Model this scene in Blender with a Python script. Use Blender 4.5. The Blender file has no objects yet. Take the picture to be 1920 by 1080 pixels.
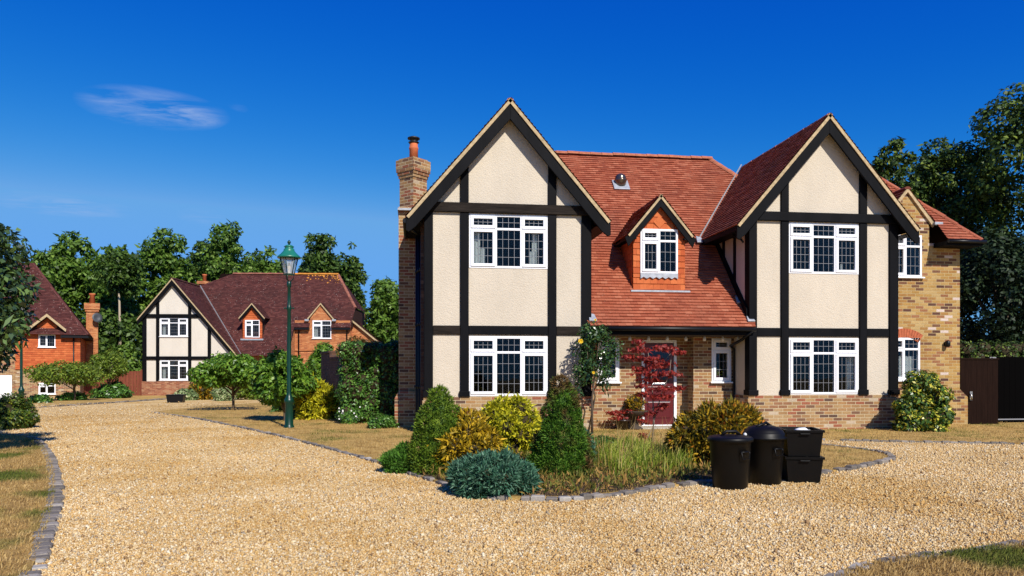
import bpy, bmesh, math, random
import numpy as np
from mathutils import Vector, Matrix
from mathutils.geometry import tessellate_polygon
R = math.radians
S = bpy.context.scene
COL = S.collection
# ------------------------------------------------------------------ camera, sky, sun, exposure
FPX, HOR, CAMZ, YAW = 1400.0, 690.0, 1.45, R(7.5)
cam_d = bpy.data.cameras.new('camera'); cam = bpy.data.objects.new('camera', cam_d); COL.objects.link(cam)
cam.location = (0, 0, CAMZ); cam.rotation_euler = (R(90), 0, -YAW)
cam_d.sensor_width = 36; cam_d.lens = 36 * FPX / 1920; cam_d.shift_y = (HOR - 540) / 1920
cam_d.clip_start = 0.05; cam_d.clip_end = 2000
S.camera = cam
SUN_EL, SUN_AZ = R(40), R(19.5)              # azimuth from -Y towards +X
sdir = Vector((math.sin(SUN_AZ) * math.cos(SUN_EL), -math.cos(SUN_AZ) * math.cos(SUN_EL), math.sin(SUN_EL)))
sl = bpy.data.lights.new('sun', 'SUN'); sl.energy = 5.0; sl.angle = R(0.53); sl.color = (1.0, 0.945, 0.86)
so = bpy.data.objects.new('sun', sl); COL.objects.link(so)
so.rotation_euler = sdir.to_track_quat('Z', 'Y').to_euler(); so.location = (10, -20, 30)
W = bpy.data.worlds.new('World'); S.world = W; W.use_nodes = True
wn, wl = W.node_tree.nodes, W.node_tree.links
bg = wn['Background']
sky = wn.new('ShaderNodeTexSky'); sky.sky_type = 'NISHITA'; sky.sun_disc = False
sky.sun_elevation = SUN_EL; sky.sun_rotation = math.pi - SUN_AZ
sky.air_density = 1.0; sky.dust_density = 0.3; sky.ozone_density = 3.0
hs = wn.new('ShaderNodeHueSaturation'); hs.inputs['Saturation'].default_value = 1.0
sr = wn.new('ShaderNodeSeparateColor'); wl.new(sky.outputs['Color'], sr.inputs[0])
def wm(op, a, b):
    n = wn.new('ShaderNodeMath'); n.operation = op
    for i, v in enumerate((a, b)):
        if isinstance(v, (int, float)): n.inputs[i].default_value = v
        else: wl.new(v, n.inputs[i])
    return n.outputs[0]
# deep polarised summer blue: tone of each channel of the physical sky
sg = wm('MINIMUM', wm('MULTIPLY', wm('POWER', sr.outputs[1], 1.63), 0.207), 2.55); sb = wm('MINIMUM', wm('MULTIPLY', wm('POWER', sr.outputs[2], 0.52), 1.883), 5.6)
srd = wm('MINIMUM', wm('MULTIPLY', wm('POWER', wm('MULTIPLY', sg, 0.4065), 3.4), 0.87), 0.9)
cr_ = wn.new('ShaderNodeCombineColor'); wl.new(srd, cr_.inputs[0]); wl.new(sg, cr_.inputs[1]); wl.new(sb, cr_.inputs[2])
wl.new(cr_.outputs[0], hs.inputs['Color'])
# thin cirrus: a layer at constant height, p = direction.xy / direction.z
tc = wn.new('ShaderNodeTexCoord'); sep = wn.new('ShaderNodeSeparateXYZ'); wl.new(tc.outputs['Generated'], sep.inputs[0])
def wmath(op, a, b=None, c=None, clamp=False):
    n = wn.new('ShaderNodeMath'); n.operation = op; n.use_clamp = clamp
    for i, v in enumerate((a, b, c)):
        if v is None: continue
        if isinstance(v, (int, float)): n.inputs[i].default_value = v
        else: wl.new(v, n.inputs[i])
    return n.outputs[0]
zc = wmath('MAXIMUM', sep.outputs['Z'], 0.03)
cx_ = wmath('DIVIDE', sep.outputs['X'], zc); cy_ = wmath('DIVIDE', sep.outputs['Y'], zc)
comb = wn.new('ShaderNodeCombineXYZ'); wl.new(cx_, comb.inputs[0]); wl.new(cy_, comb.inputs[1])
mp = wn.new('ShaderNodeMapping'); mp.inputs['Rotation'].default_value = (0, 0, 0.35); mp.inputs['Scale'].default_value = (1.1, 2.2, 1)
wl.new(comb.outputs[0], mp.inputs[0])
nz = wn.new('ShaderNodeTexNoise'); nz.inputs['Scale'].default_value = 3.2; nz.inputs['Detail'].default_value = 7; nz.inputs['Roughness'].default_value = 0.62
nz.inputs['Distortion'].default_value = 0.6
wl.new(mp.outputs[0], nz.inputs['Vector'])
def px_dir(px, py):
    u = (px - 960) / FPX; c, s = math.cos(YAW), math.sin(YAW)
    return Vector((u * c + s, -u * s + c, (HOR - py) / FPX))
def wisp(pa, pb, wid, amt):
    """soft streak between two sky directions on the cirrus layer"""
    a, b = px_dir(*pa), px_dir(*pb); a = (a.x / a.z, a.y / a.z); b = (b.x / b.z, b.y / b.z)
    dx, dy = b[0] - a[0], b[1] - a[1]; L = math.hypot(dx, dy); ux, uy = dx / L, dy / L
    mx, my = (a[0] + b[0]) / 2, (a[1] + b[1]) / 2
    rx, ry = wmath('SUBTRACT', cx_, mx), wmath('SUBTRACT', cy_, my)
    al = wmath('ADD', wmath('MULTIPLY', rx, ux), wmath('MULTIPLY', ry, uy))
    ac = wmath('SUBTRACT', wmath('MULTIPLY', ry, ux), wmath('MULTIPLY', rx, uy))
    e = wmath('ADD', wmath('POWER', wmath('ABSOLUTE', wmath('DIVIDE', al, L * 0.62)), 2.0), wmath('POWER', wmath('ABSOLUTE', wmath('DIVIDE', ac, wid)), 2.0))
    m = wmath('SUBTRACT', 1.0, e, clamp=True)
    return wmath('MULTIPLY', m, amt)
tot = None
for a in (((165, 185), (405, 225), 0.27, 1.5), ((320, 215), (405, 222), 0.15, 0.9), ((430, 200), (460, 200), 0.07, 0.35), ((0, 365), (220, 405), 0.4, 0.8), ((340, 405), (420, 410), 0.35, 0.35)):
    m = wisp(*a); tot = m if tot is None else wmath('ADD', tot, m)
dens = wmath('MULTIPLY', tot, wmath('MULTIPLY', wmath('SUBTRACT', nz.outputs['Fac'], 0.40), 2.6, clamp=True), clamp=True)
dens = wmath('MULTIPLY', dens, 0.55)
mixc = wn.new('ShaderNodeMix'); mixc.data_type = 'RGBA'; wl.new(dens, mixc.inputs[0]); wl.new(hs.outputs[0], mixc.inputs[6])
mixc.inputs[7].default_value = (2.6, 3.4, 5.2, 1)
wl.new(mixc.outputs[2], bg.inputs['Color'])
bg.inputs['Strength'].default_value = 0.131
S.view_settings.view_transform = 'Standard'; S.view_settings.look = 'None'; S.view_settings.gamma = 1; S.view_settings.exposure = 0.22
S.cycles.use_denoising = True
try: S.cycles.denoiser = 'OPENIMAGEDENOISE'
except Exception: pass
S.cycles.max_bounces = 6; S.cycles.transparent_max_bounces = 12

# ------------------------------------------------------------------ placing helpers
SLOPE, SY = 0.0105, 22.0
def gz(x, y):
    """height of the ground: level to 22 m out, then falling very gently"""
    return -SLOPE * (min(y, 75.0) - SY) if y > SY else 0.0
def P(px, py, Y):
    d = px_dir(px, py); t = Y / d.y; return Vector((d.x * t, Y, CAMZ + d.z * t))
def G(px, py):
    d = px_dir(px, py); t = -CAMZ / d.z; p = Vector((d.x * t, d.y * t, 0))
    if p.y > SY:
        t = (SLOPE * SY - CAMZ) / (d.z + SLOPE * d.y); p = Vector((d.x * t, d.y * t, 0)); p.z = gz(p.x, p.y)
    return p
ORG = {}
def tag(o, label=None, cat=None, group=None, kind=None):
    if label: o['label'] = label
    if cat: o['category'] = cat
    if group: o['group'] = group
    if kind: o['kind'] = kind
    return o
def empty(name, loc, label, cat, group=None, rz=0, local=False):
    o = bpy.data.objects.new(name, None); COL.objects.link(o); o.empty_display_size = 0.3
    o.location = loc; o.rotation_euler = (0, 0, rz)
    ORG[o.name] = Vector((0, 0, 0)) if local else Vector(loc)
    return tag(o, label, cat, group)
def link(name, me, parent=None):
    o = bpy.data.objects.new(name, me); COL.objects.link(o)
    if parent is not None:
        o.parent = parent; ORG[o.name] = ORG[parent.name]
    else: ORG[o.name] = Vector((0, 0, 0))
    return o

class MB:
    """collects polygons; build() links them as one mesh object with metric planar UVs"""
    def __init__(s): s.v = []; s.f = []; s.m = []; s.sm = []
    def poly(s, pts, mi=0, sm=False):
        k = len(s.v); s.v.extend([tuple(p) for p in pts]); s.f.append(list(range(k, k + len(pts)))); s.m.append(mi); s.sm.append(sm); return s
    def box(s, x0, x1, y0, y1, z0, z1, mi=0):
        if x0 > x1: x0, x1 = x1, x0
        if y0 > y1: y0, y1 = y1, y0
        if z0 > z1: z0, z1 = z1, z0
        k = len(s.v)
        s.v += [(x0, y0, z0), (x1, y0, z0), (x1, y1, z0), (x0, y1, z0), (x0, y0, z1), (x1, y0, z1), (x1, y1, z1), (x0, y1, z1)]
        for q in ((3, 2, 1, 0), (4, 5, 6, 7), (0, 1, 5, 4), (1, 2, 6, 5), (2, 3, 7, 6), (3, 0, 4, 7)):
            s.f.append([k + i for i in q]); s.m.append(mi); s.sm.append(False)
        return s
    def prism(s, pts, d, mi=0):
        """planar outline pts extruded by vector d"""
        d = Vector(d); a = [Vector(p) for p in pts]; n = len(a)
        nn = Vector((0, 0, 0))
        for i in range(n): nn += a[i].cross(a[(i + 1) % n])
        if nn.dot(d) > 0: a.reverse()
        b = [p + d for p in a]; k = len(s.v); s.v += [tuple(p) for p in a + b]
        def add(q): s.f.append(q); s.m.append(mi); s.sm.append(False)
        add([k + i for i in range(n)]); add([k + n + i for i in reversed(range(n))])
        for i in range(n):
            j = (i + 1) % n; add([k + j, k + i, k + n + i, k + n + j])
        return s
    def tube(s, path, rad, seg=8, mi=0, cap=True):
        path = [Vector(p) for p in path]; n = len(path)
        if isinstance(rad, (int, float)): rad = [rad] * n
        k = len(s.v); up = Vector((0.13, 0.27, 1)).normalized()
        for i, p in enumerate(path):
            t = (path[min(i + 1, n - 1)] - path[max(i - 1, 0)])
            if t.length < 1e-9: t = Vector((0, 0, 1))
            t.normalize()
            a = t.cross(up if abs(t.dot(up)) < 0.97 else Vector((1, 0, 0))).normalized(); b = t.cross(a)
            for j in range(seg):
                w = 2 * math.pi * j / seg; s.v.append(tuple(p + (a * math.cos(w) + b * math.sin(w)) * rad[i]))
        for i in range(n - 1):
            for j in range(seg):
                j2 = (j + 1) % seg
                s.f.append([k + i * seg + j, k + i * seg + j2, k + (i + 1) * seg + j2, k + (i + 1) * seg + j]); s.m.append(mi); s.sm.append(True)
        if cap:
            s.f.append([k + j for j in reversed(range(seg))]); s.m.append(mi); s.sm.append(False)
            s.f.append([k + (n - 1) * seg + j for j in range(seg)]); s.m.append(mi); s.sm.append(False)
        return s
    def lathe(s, prof, c=(0, 0, 0), seg=24, mi=0, rot=0.0, smooth=True, sx=1, sy=1):
        """prof: list of (radius, z) from bottom to top"""
        k = len(s.v); n = len(prof)
        for r, z in prof:
            for j in range(seg):
                w = rot + 2 * math.pi * j / seg; s.v.append((c[0] + r * sx * math.cos(w), c[1] + r * sy * math.sin(w), c[2] + z))
        for i in range(n - 1):
            for j in range(seg):
                j2 = (j + 1) % seg
                s.f.append([k + i * seg + j, k + i * seg + j2, k + (i + 1) * seg + j2, k + (i + 1) * seg + j]); s.m.append(mi); s.sm.append(smooth)
        if prof[0][0] > 1e-4: s.f.append([k + j for j in reversed(range(seg))]); s.m.append(mi); s.sm.append(False)
        if prof[-1][0] > 1e-4: s.f.append([k + (n - 1) * seg + j for j in range(seg)]); s.m.append(mi); s.sm.append(False)
        return s
    def build(s, name, mats, parent=None, bevel=0.0, at=None):
        """at: base location of a parentless mesh given in world coordinates"""
        me = bpy.data.meshes.new(name)
        off = ORG[parent.name] if parent is not None else Vector(at or (0, 0, 0))
        V = np.array(s.v, dtype=np.float64).reshape(-1, 3)
        me.from_pydata((V - np.array(off)).tolist(), [], s.f)
        for m in (mats if isinstance(mats, (list, tuple)) else [mats]): me.materials.append(m)
        me.polygons.foreach_set('material_index', s.m); me.polygons.foreach_set('use_smooth', s.sm)
        uv = me.uv_layers.new(name='UVMap'); buf = np.zeros((len(me.loops), 2))
        for p in me.polygons:
            n = p.normal
            if abs(n.z) > 0.9:
                for li in p.loop_indices:
                    w = V[me.loops[li].vertex_index]; buf[li] = (w[0], w[1])
            else:
                h = math.hypot(n.x, n.y); tx, ty = -n.y / h, n.x / h
                for li in p.loop_indices:
                    w = V[me.loops[li].vertex_index]; buf[li] = (w[0] * tx + w[1] * ty, w[2] / h)
        uv.data.foreach_set('uv', buf.ravel()); me.update()
        o = link(name, me, parent)
        if parent is None and at is not None: o.location = at
        if bevel:
            b = o.modifiers.new('bevel', 'BEVEL'); b.width = bevel; b.segments = 2; b.limit_method = 'ANGLE'; b.angle_limit = R(40)
        return o

# ------------------------------------------------------------------ materials
def mat(name):
    m = bpy.data.materials.new(name); m.use_nodes = True; n = m.node_tree.nodes
    return m, n, m.node_tree.links, n['Principled BSDF']
def nd(n, typ, **kw):
    x = n.new('ShaderNode' + typ)
    for k, v in kw.items():
        if k in x.inputs.keys(): x.inputs[k].default_value = v
        else: setattr(x, k, v)
    return x
def ramp(n, stops, interp='LINEAR'):
    r = n.new('ShaderNodeValToRGB'); cr = r.color_ramp; cr.interpolation = interp
    while len(cr.elements) > 1: cr.elements.remove(cr.elements[-1])
    cr.elements[0].position, cr.elements[0].color = stops[0][0], (*stops[0][1], 1)
    for p, c in stops[1:]:
        e = cr.elements.new(p); e.color = (*c, 1)
    return r
def mixrgb(n, l, fac, a, b, mode='MIX'):
    x = n.new('ShaderNodeMix'); x.data_type = 'RGBA'; x.blend_type = mode
    for i, v in ((0, fac), (6, a), (7, b)):
        if isinstance(v, (int, float)): x.inputs[i].default_value = v
        elif isinstance(v, tuple): x.inputs[i].default_value = (*v, 1)
        else: l.new(v, x.inputs[i])
    return x.outputs[2]
def coord(n, l, kind='Object', scale=(1, 1, 1)):
    if kind == 'Pos': o = n.new('ShaderNodeNewGeometry').outputs['Position']
    else: o = n.new('ShaderNodeTexCoord').outputs[kind]
    m = n.new('ShaderNodeMapping'); m.inputs['Scale'].default_value = scale; l.new(o, m.inputs[0]); return m.outputs[0]
def noise(n, l, vec, scale, detail=4, rough=0.55, dist=0.0):
    x = nd(n, 'TexNoise', Scale=scale, Detail=detail, Roughness=rough, Distortion=dist); l.new(vec, x.inputs['Vector']); return x.outputs['Fac']
def bump(n, l, b, h, strength, dist):
    x = nd(n, 'Bump', Strength=strength, Distance=dist); l.new(h, x.inputs['Height']); l.new(x.outputs[0], b.inputs['Normal']); return x
def simple(name, col, rough=0.5, spec=0.5, metal=0.0, var=0.0, vscale=6.0, bmp=0.0, bscale=60.0, bdist=0.004, stretch=(1, 1, 1)):
    m, n, l, b = mat(name); b.inputs['Roughness'].default_value = rough; b.inputs['Specular IOR Level'].default_value = spec; b.inputs['Metallic'].default_value = metal
    b.inputs['Base Color'].default_value = (*col, 1)
    if var or bmp:
        v = coord(n, l, 'Pos', stretch)
        if var:
            f = noise(n, l, v, vscale, 6, 0.6)
            r = ramp(n, [(0.25, tuple(c * (1 - var) for c in col)), (0.75, tuple(min(1, c * (1 + var)) for c in col))]); l.new(f, r.inputs[0]); l.new(r.outputs[0], b.inputs['Base Color'])
        if bmp: bump(n, l, b, noise(n, l, v, bscale, 5, 0.6), bmp, bdist)
    return m
def brick_mat(name, stops, mortar, dirt=0.25):
    m, n, l, b = mat(name)
    uv = n.new('ShaderNodeUVMap').outputs[0]
    br = nd(n, 'TexBrick', Scale=1.0, **{'Mortar Size': 0.0068, 'Mortar Smooth': 0.15, 'Brick Width': 0.225, 'Row Height': 0.075, 'Bias': 0.0})
    br.inputs['Color1'].default_value = (0, 0, 0, 1); br.inputs['Color2'].default_value = (1, 1, 1, 1); br.inputs['Mortar'].default_value = (0.5, 0.5, 0.5, 1)
    wob = noise(n, l, uv, 9.0, 3); wv = n.new('ShaderNodeVectorMath'); wv.operation = 'MULTIPLY_ADD'
    cmb = n.new('ShaderNodeCombineXYZ'); l.new(wob, cmb.inputs[0]); l.new(wob, cmb.inputs[1])
    l.new(cmb.outputs[0], wv.inputs[0]); wv.inputs[1].default_value = (0.008, 0.008, 0); l.new(uv, wv.inputs[2])
    l.new(wv.outputs[0], br.inputs['Vector'])
    r = ramp(n, stops, 'CONSTANT'); l.new(br.outputs['Color'], r.inputs[0])
    p = coord(n, l, 'Pos')
    f1 = noise(n, l, p, 38.0, 5, 0.65); c = mixrgb(n, l, 0.55, r.outputs[0], f1, 'OVERLAY')
    f2 = noise(n, l, p, 1.3, 5, 0.6); r2 = ramp(n, [(0.35, (0.62, 0.58, 0.55)), (0.62, (1, 1, 1))]); l.new(f2, r2.inputs[0])
    c = mixrgb(n, l, dirt * 2, c, r2.outputs[0], 'MULTIPLY')
    c = mixrgb(n, l, br.outputs['Fac'], c, mortar)
    l.new(c, b.inputs['Base Color']); b.inputs['Roughness'].default_value = 0.9; b.inputs['Specular IOR Level'].default_value = 0.2
    inv = n.new('ShaderNodeMath'); inv.operation = 'SUBTRACT'; inv.inputs[0].default_value = 1; l.new(br.outputs['Fac'], inv.inputs[1])
    ad = n.new('ShaderNodeMath'); ad.operation = 'MULTIPLY_ADD'; l.new(f1, ad.inputs[0]); ad.inputs[1].default_value = 0.5; l.new(inv.outputs[0], ad.inputs[2])
    bump(n, l, b, ad.outputs[0], 0.9, 0.008)
    return m
def tile_mat(name, stops, lichen=0.0, lcol=(0.55, 0.5, 0.42), moss=(0.10, 0.05, 0.035), mossf=0.35, lscale=14.0):
    m, n, l, b = mat(name)
    g = n.new('ShaderNodeNewGeometry'); r = ramp(n, stops); l.new(g.outputs['Random Per Island'], r.inputs[0])
    p = coord(n, l, 'Pos'); f1 = noise(n, l, p, 45.0, 4, 0.6)
    c = mixrgb(n, l, 0.4, r.outputs[0], f1, 'OVERLAY')
    f2 = noise(n, l, p, 0.9, 6, 0.65); r2 = ramp(n, [(0.45, (0, 0, 0)), (0.68, (1, 1, 1))]); l.new(f2, r2.inputs[0])
    mf = n.new('ShaderNodeMath'); mf.operation = 'MULTIPLY'; l.new(r2.outputs[0], mf.inputs[0]); mf.inputs[1].default_value = mossf
    c = mixrgb(n, l, mf.outputs[0], c, moss)
    if lichen:
        vo = nd(n, 'TexVoronoi', Scale=lscale, Randomness=1.0); l.new(p, vo.inputs['Vector'])
        f3 = noise(n, l, p, 1.1, 4, 0.7); f4 = noise(n, l, p, 60, 3, 0.6)
        a = n.new('ShaderNodeMath'); a.operation = 'MULTIPLY_ADD'; l.new(f4, a.inputs[0]); a.inputs[1].default_value = 0.35; l.new(vo.outputs['Distance'], a.inputs[2])
        a2 = n.new('ShaderNodeMath'); a2.operation = 'SUBTRACT'; l.new(a.outputs[0], a2.inputs[0])
        a3 = n.new('ShaderNodeMath'); a3.operation = 'MULTIPLY'; l.new(f3, a3.inputs[0]); a3.inputs[1].default_value = lichen; l.new(a3.outputs[0], a2.inputs[1])
        r3 = ramp(n, [(0.04, (1, 1, 1)), (0.12, (0, 0, 0))]); l.new(a2.outputs[0], r3.inputs[0])
        c = mixrgb(n, l, r3.outputs[0], c, lcol)
    l.new(c, b.inputs['Base Color']); b.inputs['Roughness'].default_value = 0.85; b.inputs['Specular IOR Level'].default_value = 0.25
    bump(n, l, b, f1, 0.4, 0.004)
    return m
def leaf_mat(name, stops, trans=0.3, rough=0.5, spec=0.35, patch=None, pscale=2.0):
    m, n, l, b = mat(name)
    g = n.new('ShaderNodeNewGeometry'); r = ramp(n, stops); l.new(g.outputs['Random Per Island'], r.inputs[0]); c = r.outputs[0]
    if patch:
        f = noise(n, l, coord(n, l, 'Pos'), pscale, 3, 0.5); r2 = ramp(n, [(patch[1], (0, 0, 0)), (patch[1] + 0.12, (1, 1, 1))]); l.new(f, r2.inputs[0])
        r3 = ramp(n, patch[0]); l.new(g.outputs['Random Per Island'], r3.inputs[0])
        c = mixrgb(n, l, r2.outputs[0], c, r3.outputs[0])
    l.new(c, b.inputs['Base Color']); b.inputs['Roughness'].default_value = rough; b.inputs['Specular IOR Level'].default_value = spec
    t = n.new('ShaderNodeBsdfTranslucent'); l.new(c, t.inputs[0]); mx = n.new('ShaderNodeMixShader'); mx.inputs[0].default_value = trans
    l.new(b.outputs[0], mx.inputs[1]); l.new(t.outputs[0], mx.inputs[2]); l.new(mx.outputs[0], n['Material Output'].inputs[0])
    return m

M = {}
YB = [(0, (0.33, 0.19, 0.085)), (0.14, (0.38, 0.24, 0.11)), (0.28, (0.27, 0.13, 0.065)), (0.42, (0.40, 0.26, 0.13)), (0.55, (0.31, 0.11, 0.06)), (0.70, (0.36, 0.20, 0.085)), (0.80, (0.19, 0.10, 0.06)), (0.88, (0.12, 0.07, 0.05)), (0.94, (0.34, 0.13, 0.07)), (0.975, (0.48, 0.38, 0.27))]
M['brick'] = brick_mat('stock_brick', YB, (0.56, 0.45, 0.28))
WB = [(0, (0.381, 0.221, 0.066)), (0.2, (0.419, 0.262, 0.094)), (0.4, (0.335, 0.175, 0.055)), (0.55, (0.437, 0.294, 0.121)), (0.68, (0.279, 0.12, 0.055)), (0.8, (0.167, 0.078, 0.044)), (0.9, (0.102, 0.046, 0.033)), (0.955, (0.577, 0.46, 0.396))]
M['brick_yellow'] = brick_mat('yellow_stock_brick', WB, (0.48, 0.36, 0.18))
M['brick_orange'] = brick_mat('orange_brick', [(0, (0.45, 0.15, 0.055)), (0.25, (0.52, 0.19, 0.07)), (0.5, (0.40, 0.12, 0.045)), (0.75, (0.56, 0.24, 0.10)), (0.9, (0.33, 0.10, 0.045))], (0.48, 0.27, 0.13), 0.1)
M['brick_red'] = brick_mat('red_brown_brick', [(0, (0.30, 0.10, 0.05)), (0.3, (0.36, 0.15, 0.08)), (0.6, (0.24, 0.08, 0.045)), (0.85, (0.42, 0.22, 0.12))], (0.38, 0.28, 0.19), 0.2)
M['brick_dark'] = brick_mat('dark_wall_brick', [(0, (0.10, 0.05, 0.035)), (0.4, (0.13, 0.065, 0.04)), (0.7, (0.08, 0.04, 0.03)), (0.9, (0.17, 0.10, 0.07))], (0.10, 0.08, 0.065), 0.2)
def render_mat(name, col):
    m, n, l, b = mat(name); p = coord(n, l, 'Pos')
    vo = nd(n, 'TexVoronoi', Scale=34.0, feature='SMOOTH_F1', Smoothness=0.4); l.new(p, vo.inputs['Vector'])
    f = noise(n, l, p, 55, 6, 0.7, 1.0); f0 = noise(n, l, p, 11, 4, 0.6)
    a = n.new('ShaderNodeMath'); a.operation = 'MULTIPLY_ADD'; l.new(f, a.inputs[0]); a.inputs[1].default_value = 1.3; l.new(f0, a.inputs[2])
    a2 = n.new('ShaderNodeMath'); a2.operation = 'SUBTRACT'; l.new(a.outputs[0], a2.inputs[0]); l.new(vo.outputs['Distance'], a2.inputs[1])
    bump(n, l, b, a2.outputs[0], 0.6, 0.009)
    f2 = noise(n, l, coord(n, l, 'Pos', (1, 1, 0.35)), 1.6, 6, 0.65); r = ramp(n, [(0.3, tuple(c * 0.89 for c in col)), (0.65, col)]); l.new(f2, r.inputs[0])
    l.new(r.outputs[0], b.inputs['Base Color']); b.inputs['Roughness'].default_value = 0.95; b.inputs['Specular IOR Level'].default_value = 0.1
    return m
M['render'] = render_mat('cream_roughcast', (0.60, 0.52, 0.41))
M['render_pale'] = render_mat('pale_roughcast', (0.66, 0.60, 0.51))
M['timber'] = simple('black_timber', (0.0042, 0.0042, 0.0052), 0.6, 0.08, 0, 0.5, 3.0, 0.5, 30, 0.006, (1, 1, 0.25))
M['timber_worn'] = simple('worn_black_timber', (0.018, 0.0135, 0.0105), 0.75, 0.1, 0, 0.65, 7.0, 0.8, 22, 0.012, (0.3, 1, 2.5))
M['upvc'] = simple('white_upvc', (0.82, 0.82, 0.84), 0.3, 0.5)
M['lead'] = simple('lead_flashing', (0.36, 0.38, 0.41), 0.5, 0.5, 0.3, 0.3, 9)
M['leading'] = simple('leading', (0.26, 0.26, 0.27), 0.5, 0.4, 0.3)
M['black_plastic'] = simple('black_pipe', (0.005, 0.005, 0.006), 0.4, 0.25)
M['mortar'] = simple('verge_mortar', (0.44, 0.33, 0.19), 0.95, 0.1, 0, 0.35, 14, 0.6, 40)
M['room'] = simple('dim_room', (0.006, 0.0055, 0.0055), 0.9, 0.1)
M['curtain'] = simple('net_curtain', (0.8, 0.79, 0.76), 0.9, 0.1)
M['door'] = simple('maroon_door', (0.095, 0.006, 0.007), 0.35, 0.5)
M['stone'] = simple('step_stone', (0.40, 0.36, 0.29), 0.9, 0.2, 0, 0.25, 8, 0.4, 40)
M['underroof'] = simple('roof_felt', (0.05, 0.025, 0.02), 0.95, 0.1)
def glass_mat():
    m, n, l, b = mat('window_glass'); n.remove(b)
    t = nd(n, 'BsdfTransparent'); t.inputs[0].default_value = (0.85, 0.88, 0.88, 1); g = nd(n, 'BsdfGlossy', Roughness=0.02); fr = nd(n, 'Fresnel', IOR=1.5)
    p = coord(n, l, 'Pos'); bm = nd(n, 'Bump', Strength=0.03, Distance=0.02); l.new(noise(n, l, p, 3.5, 2), bm.inputs['Height']); l.new(bm.outputs[0], g.inputs['Normal'])
    a = n.new('ShaderNodeMath'); a.operation = 'MULTIPLY_ADD'; l.new(fr.outputs[0], a.inputs[0]); a.inputs[1].default_value = 0.5; a.inputs[2].default_value = 0.0
    mx = n.new('ShaderNodeMixShader'); l.new(a.outputs[0], mx.inputs[0]); l.new(t.outputs[0], mx.inputs[1]); l.new(g.outputs[0], mx.inputs[2]); l.new(mx.outputs[0], n['Material Output'].inputs[0])
    return m
M['glass'] = glass_mat()
TR = [(0, (0.244, 0.058, 0.028)), (0.3, (0.31, 0.08, 0.038)), (0.75, (0.348, 0.099, 0.049)), (1, (0.395, 0.132, 0.07))]
M['tile_red'] = tile_mat('red_roof_tiles', TR, 0.30, (0.55, 0.40, 0.30), (0.16, 0.05, 0.03), 0.4, 17.0)
M['tile_bay'] = tile_mat('weathered_red_tiles', [(0, (0.15, 0.035, 0.02)), (0.5, (0.24, 0.06, 0.034)), (1, (0.32, 0.095, 0.055))], 0.0, moss=(0.09, 0.04, 0.025), mossf=0.6)
M['tile_hung'] = tile_mat('orange_hung_tiles', [(0, (0.38, 0.075, 0.022)), (0.5, (0.46, 0.105, 0.03)), (1, (0.54, 0.145, 0.045))], 0.0, mossf=0.12)
M['tile_dark'] = tile_mat('dark_plum_tiles', [(0, (0.058, 0.016, 0.014)), (0.5, (0.085, 0.024, 0.020)), (1, (0.12, 0.038, 0.030))], 0.37, (0.42, 0.34, 0.30), (0.04, 0.017, 0.014), 0.5, 7.0)
M['ridge'] = simple('ridge_tiles', (0.38, 0.13, 0.07), 0.85, 0.2, 0, 0.4, 8, 0.4, 40)
M['ridge_dark'] = simple('ridge_tiles_dark', (0.24, 0.09, 0.06), 0.85, 0.2, 0, 0.5, 3, 0.4, 40)
M['ridge_lichen'] = simple('ridge_orange_lichen', (0.50, 0.20, 0.035), 0.9, 0.2, 0, 0.4, 5, 0.4, 40)
M['terracotta'] = simple('terracotta', (0.50, 0.13, 0.045), 0.7, 0.3, 0, 0.25, 6)
M['black_metal'] = simple('black_metal', (0.012, 0.012, 0.013), 0.5, 0.5)
M['green_paint'] = simple('green_lamp_paint', (0.0025, 0.032, 0.019), 0.35, 0.4, 0, 0.25, 3)
M['green_light'] = simple('green_lamp_top', (0.012, 0.15, 0.10), 0.35, 0.5, 0, 0.2, 6)

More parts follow.
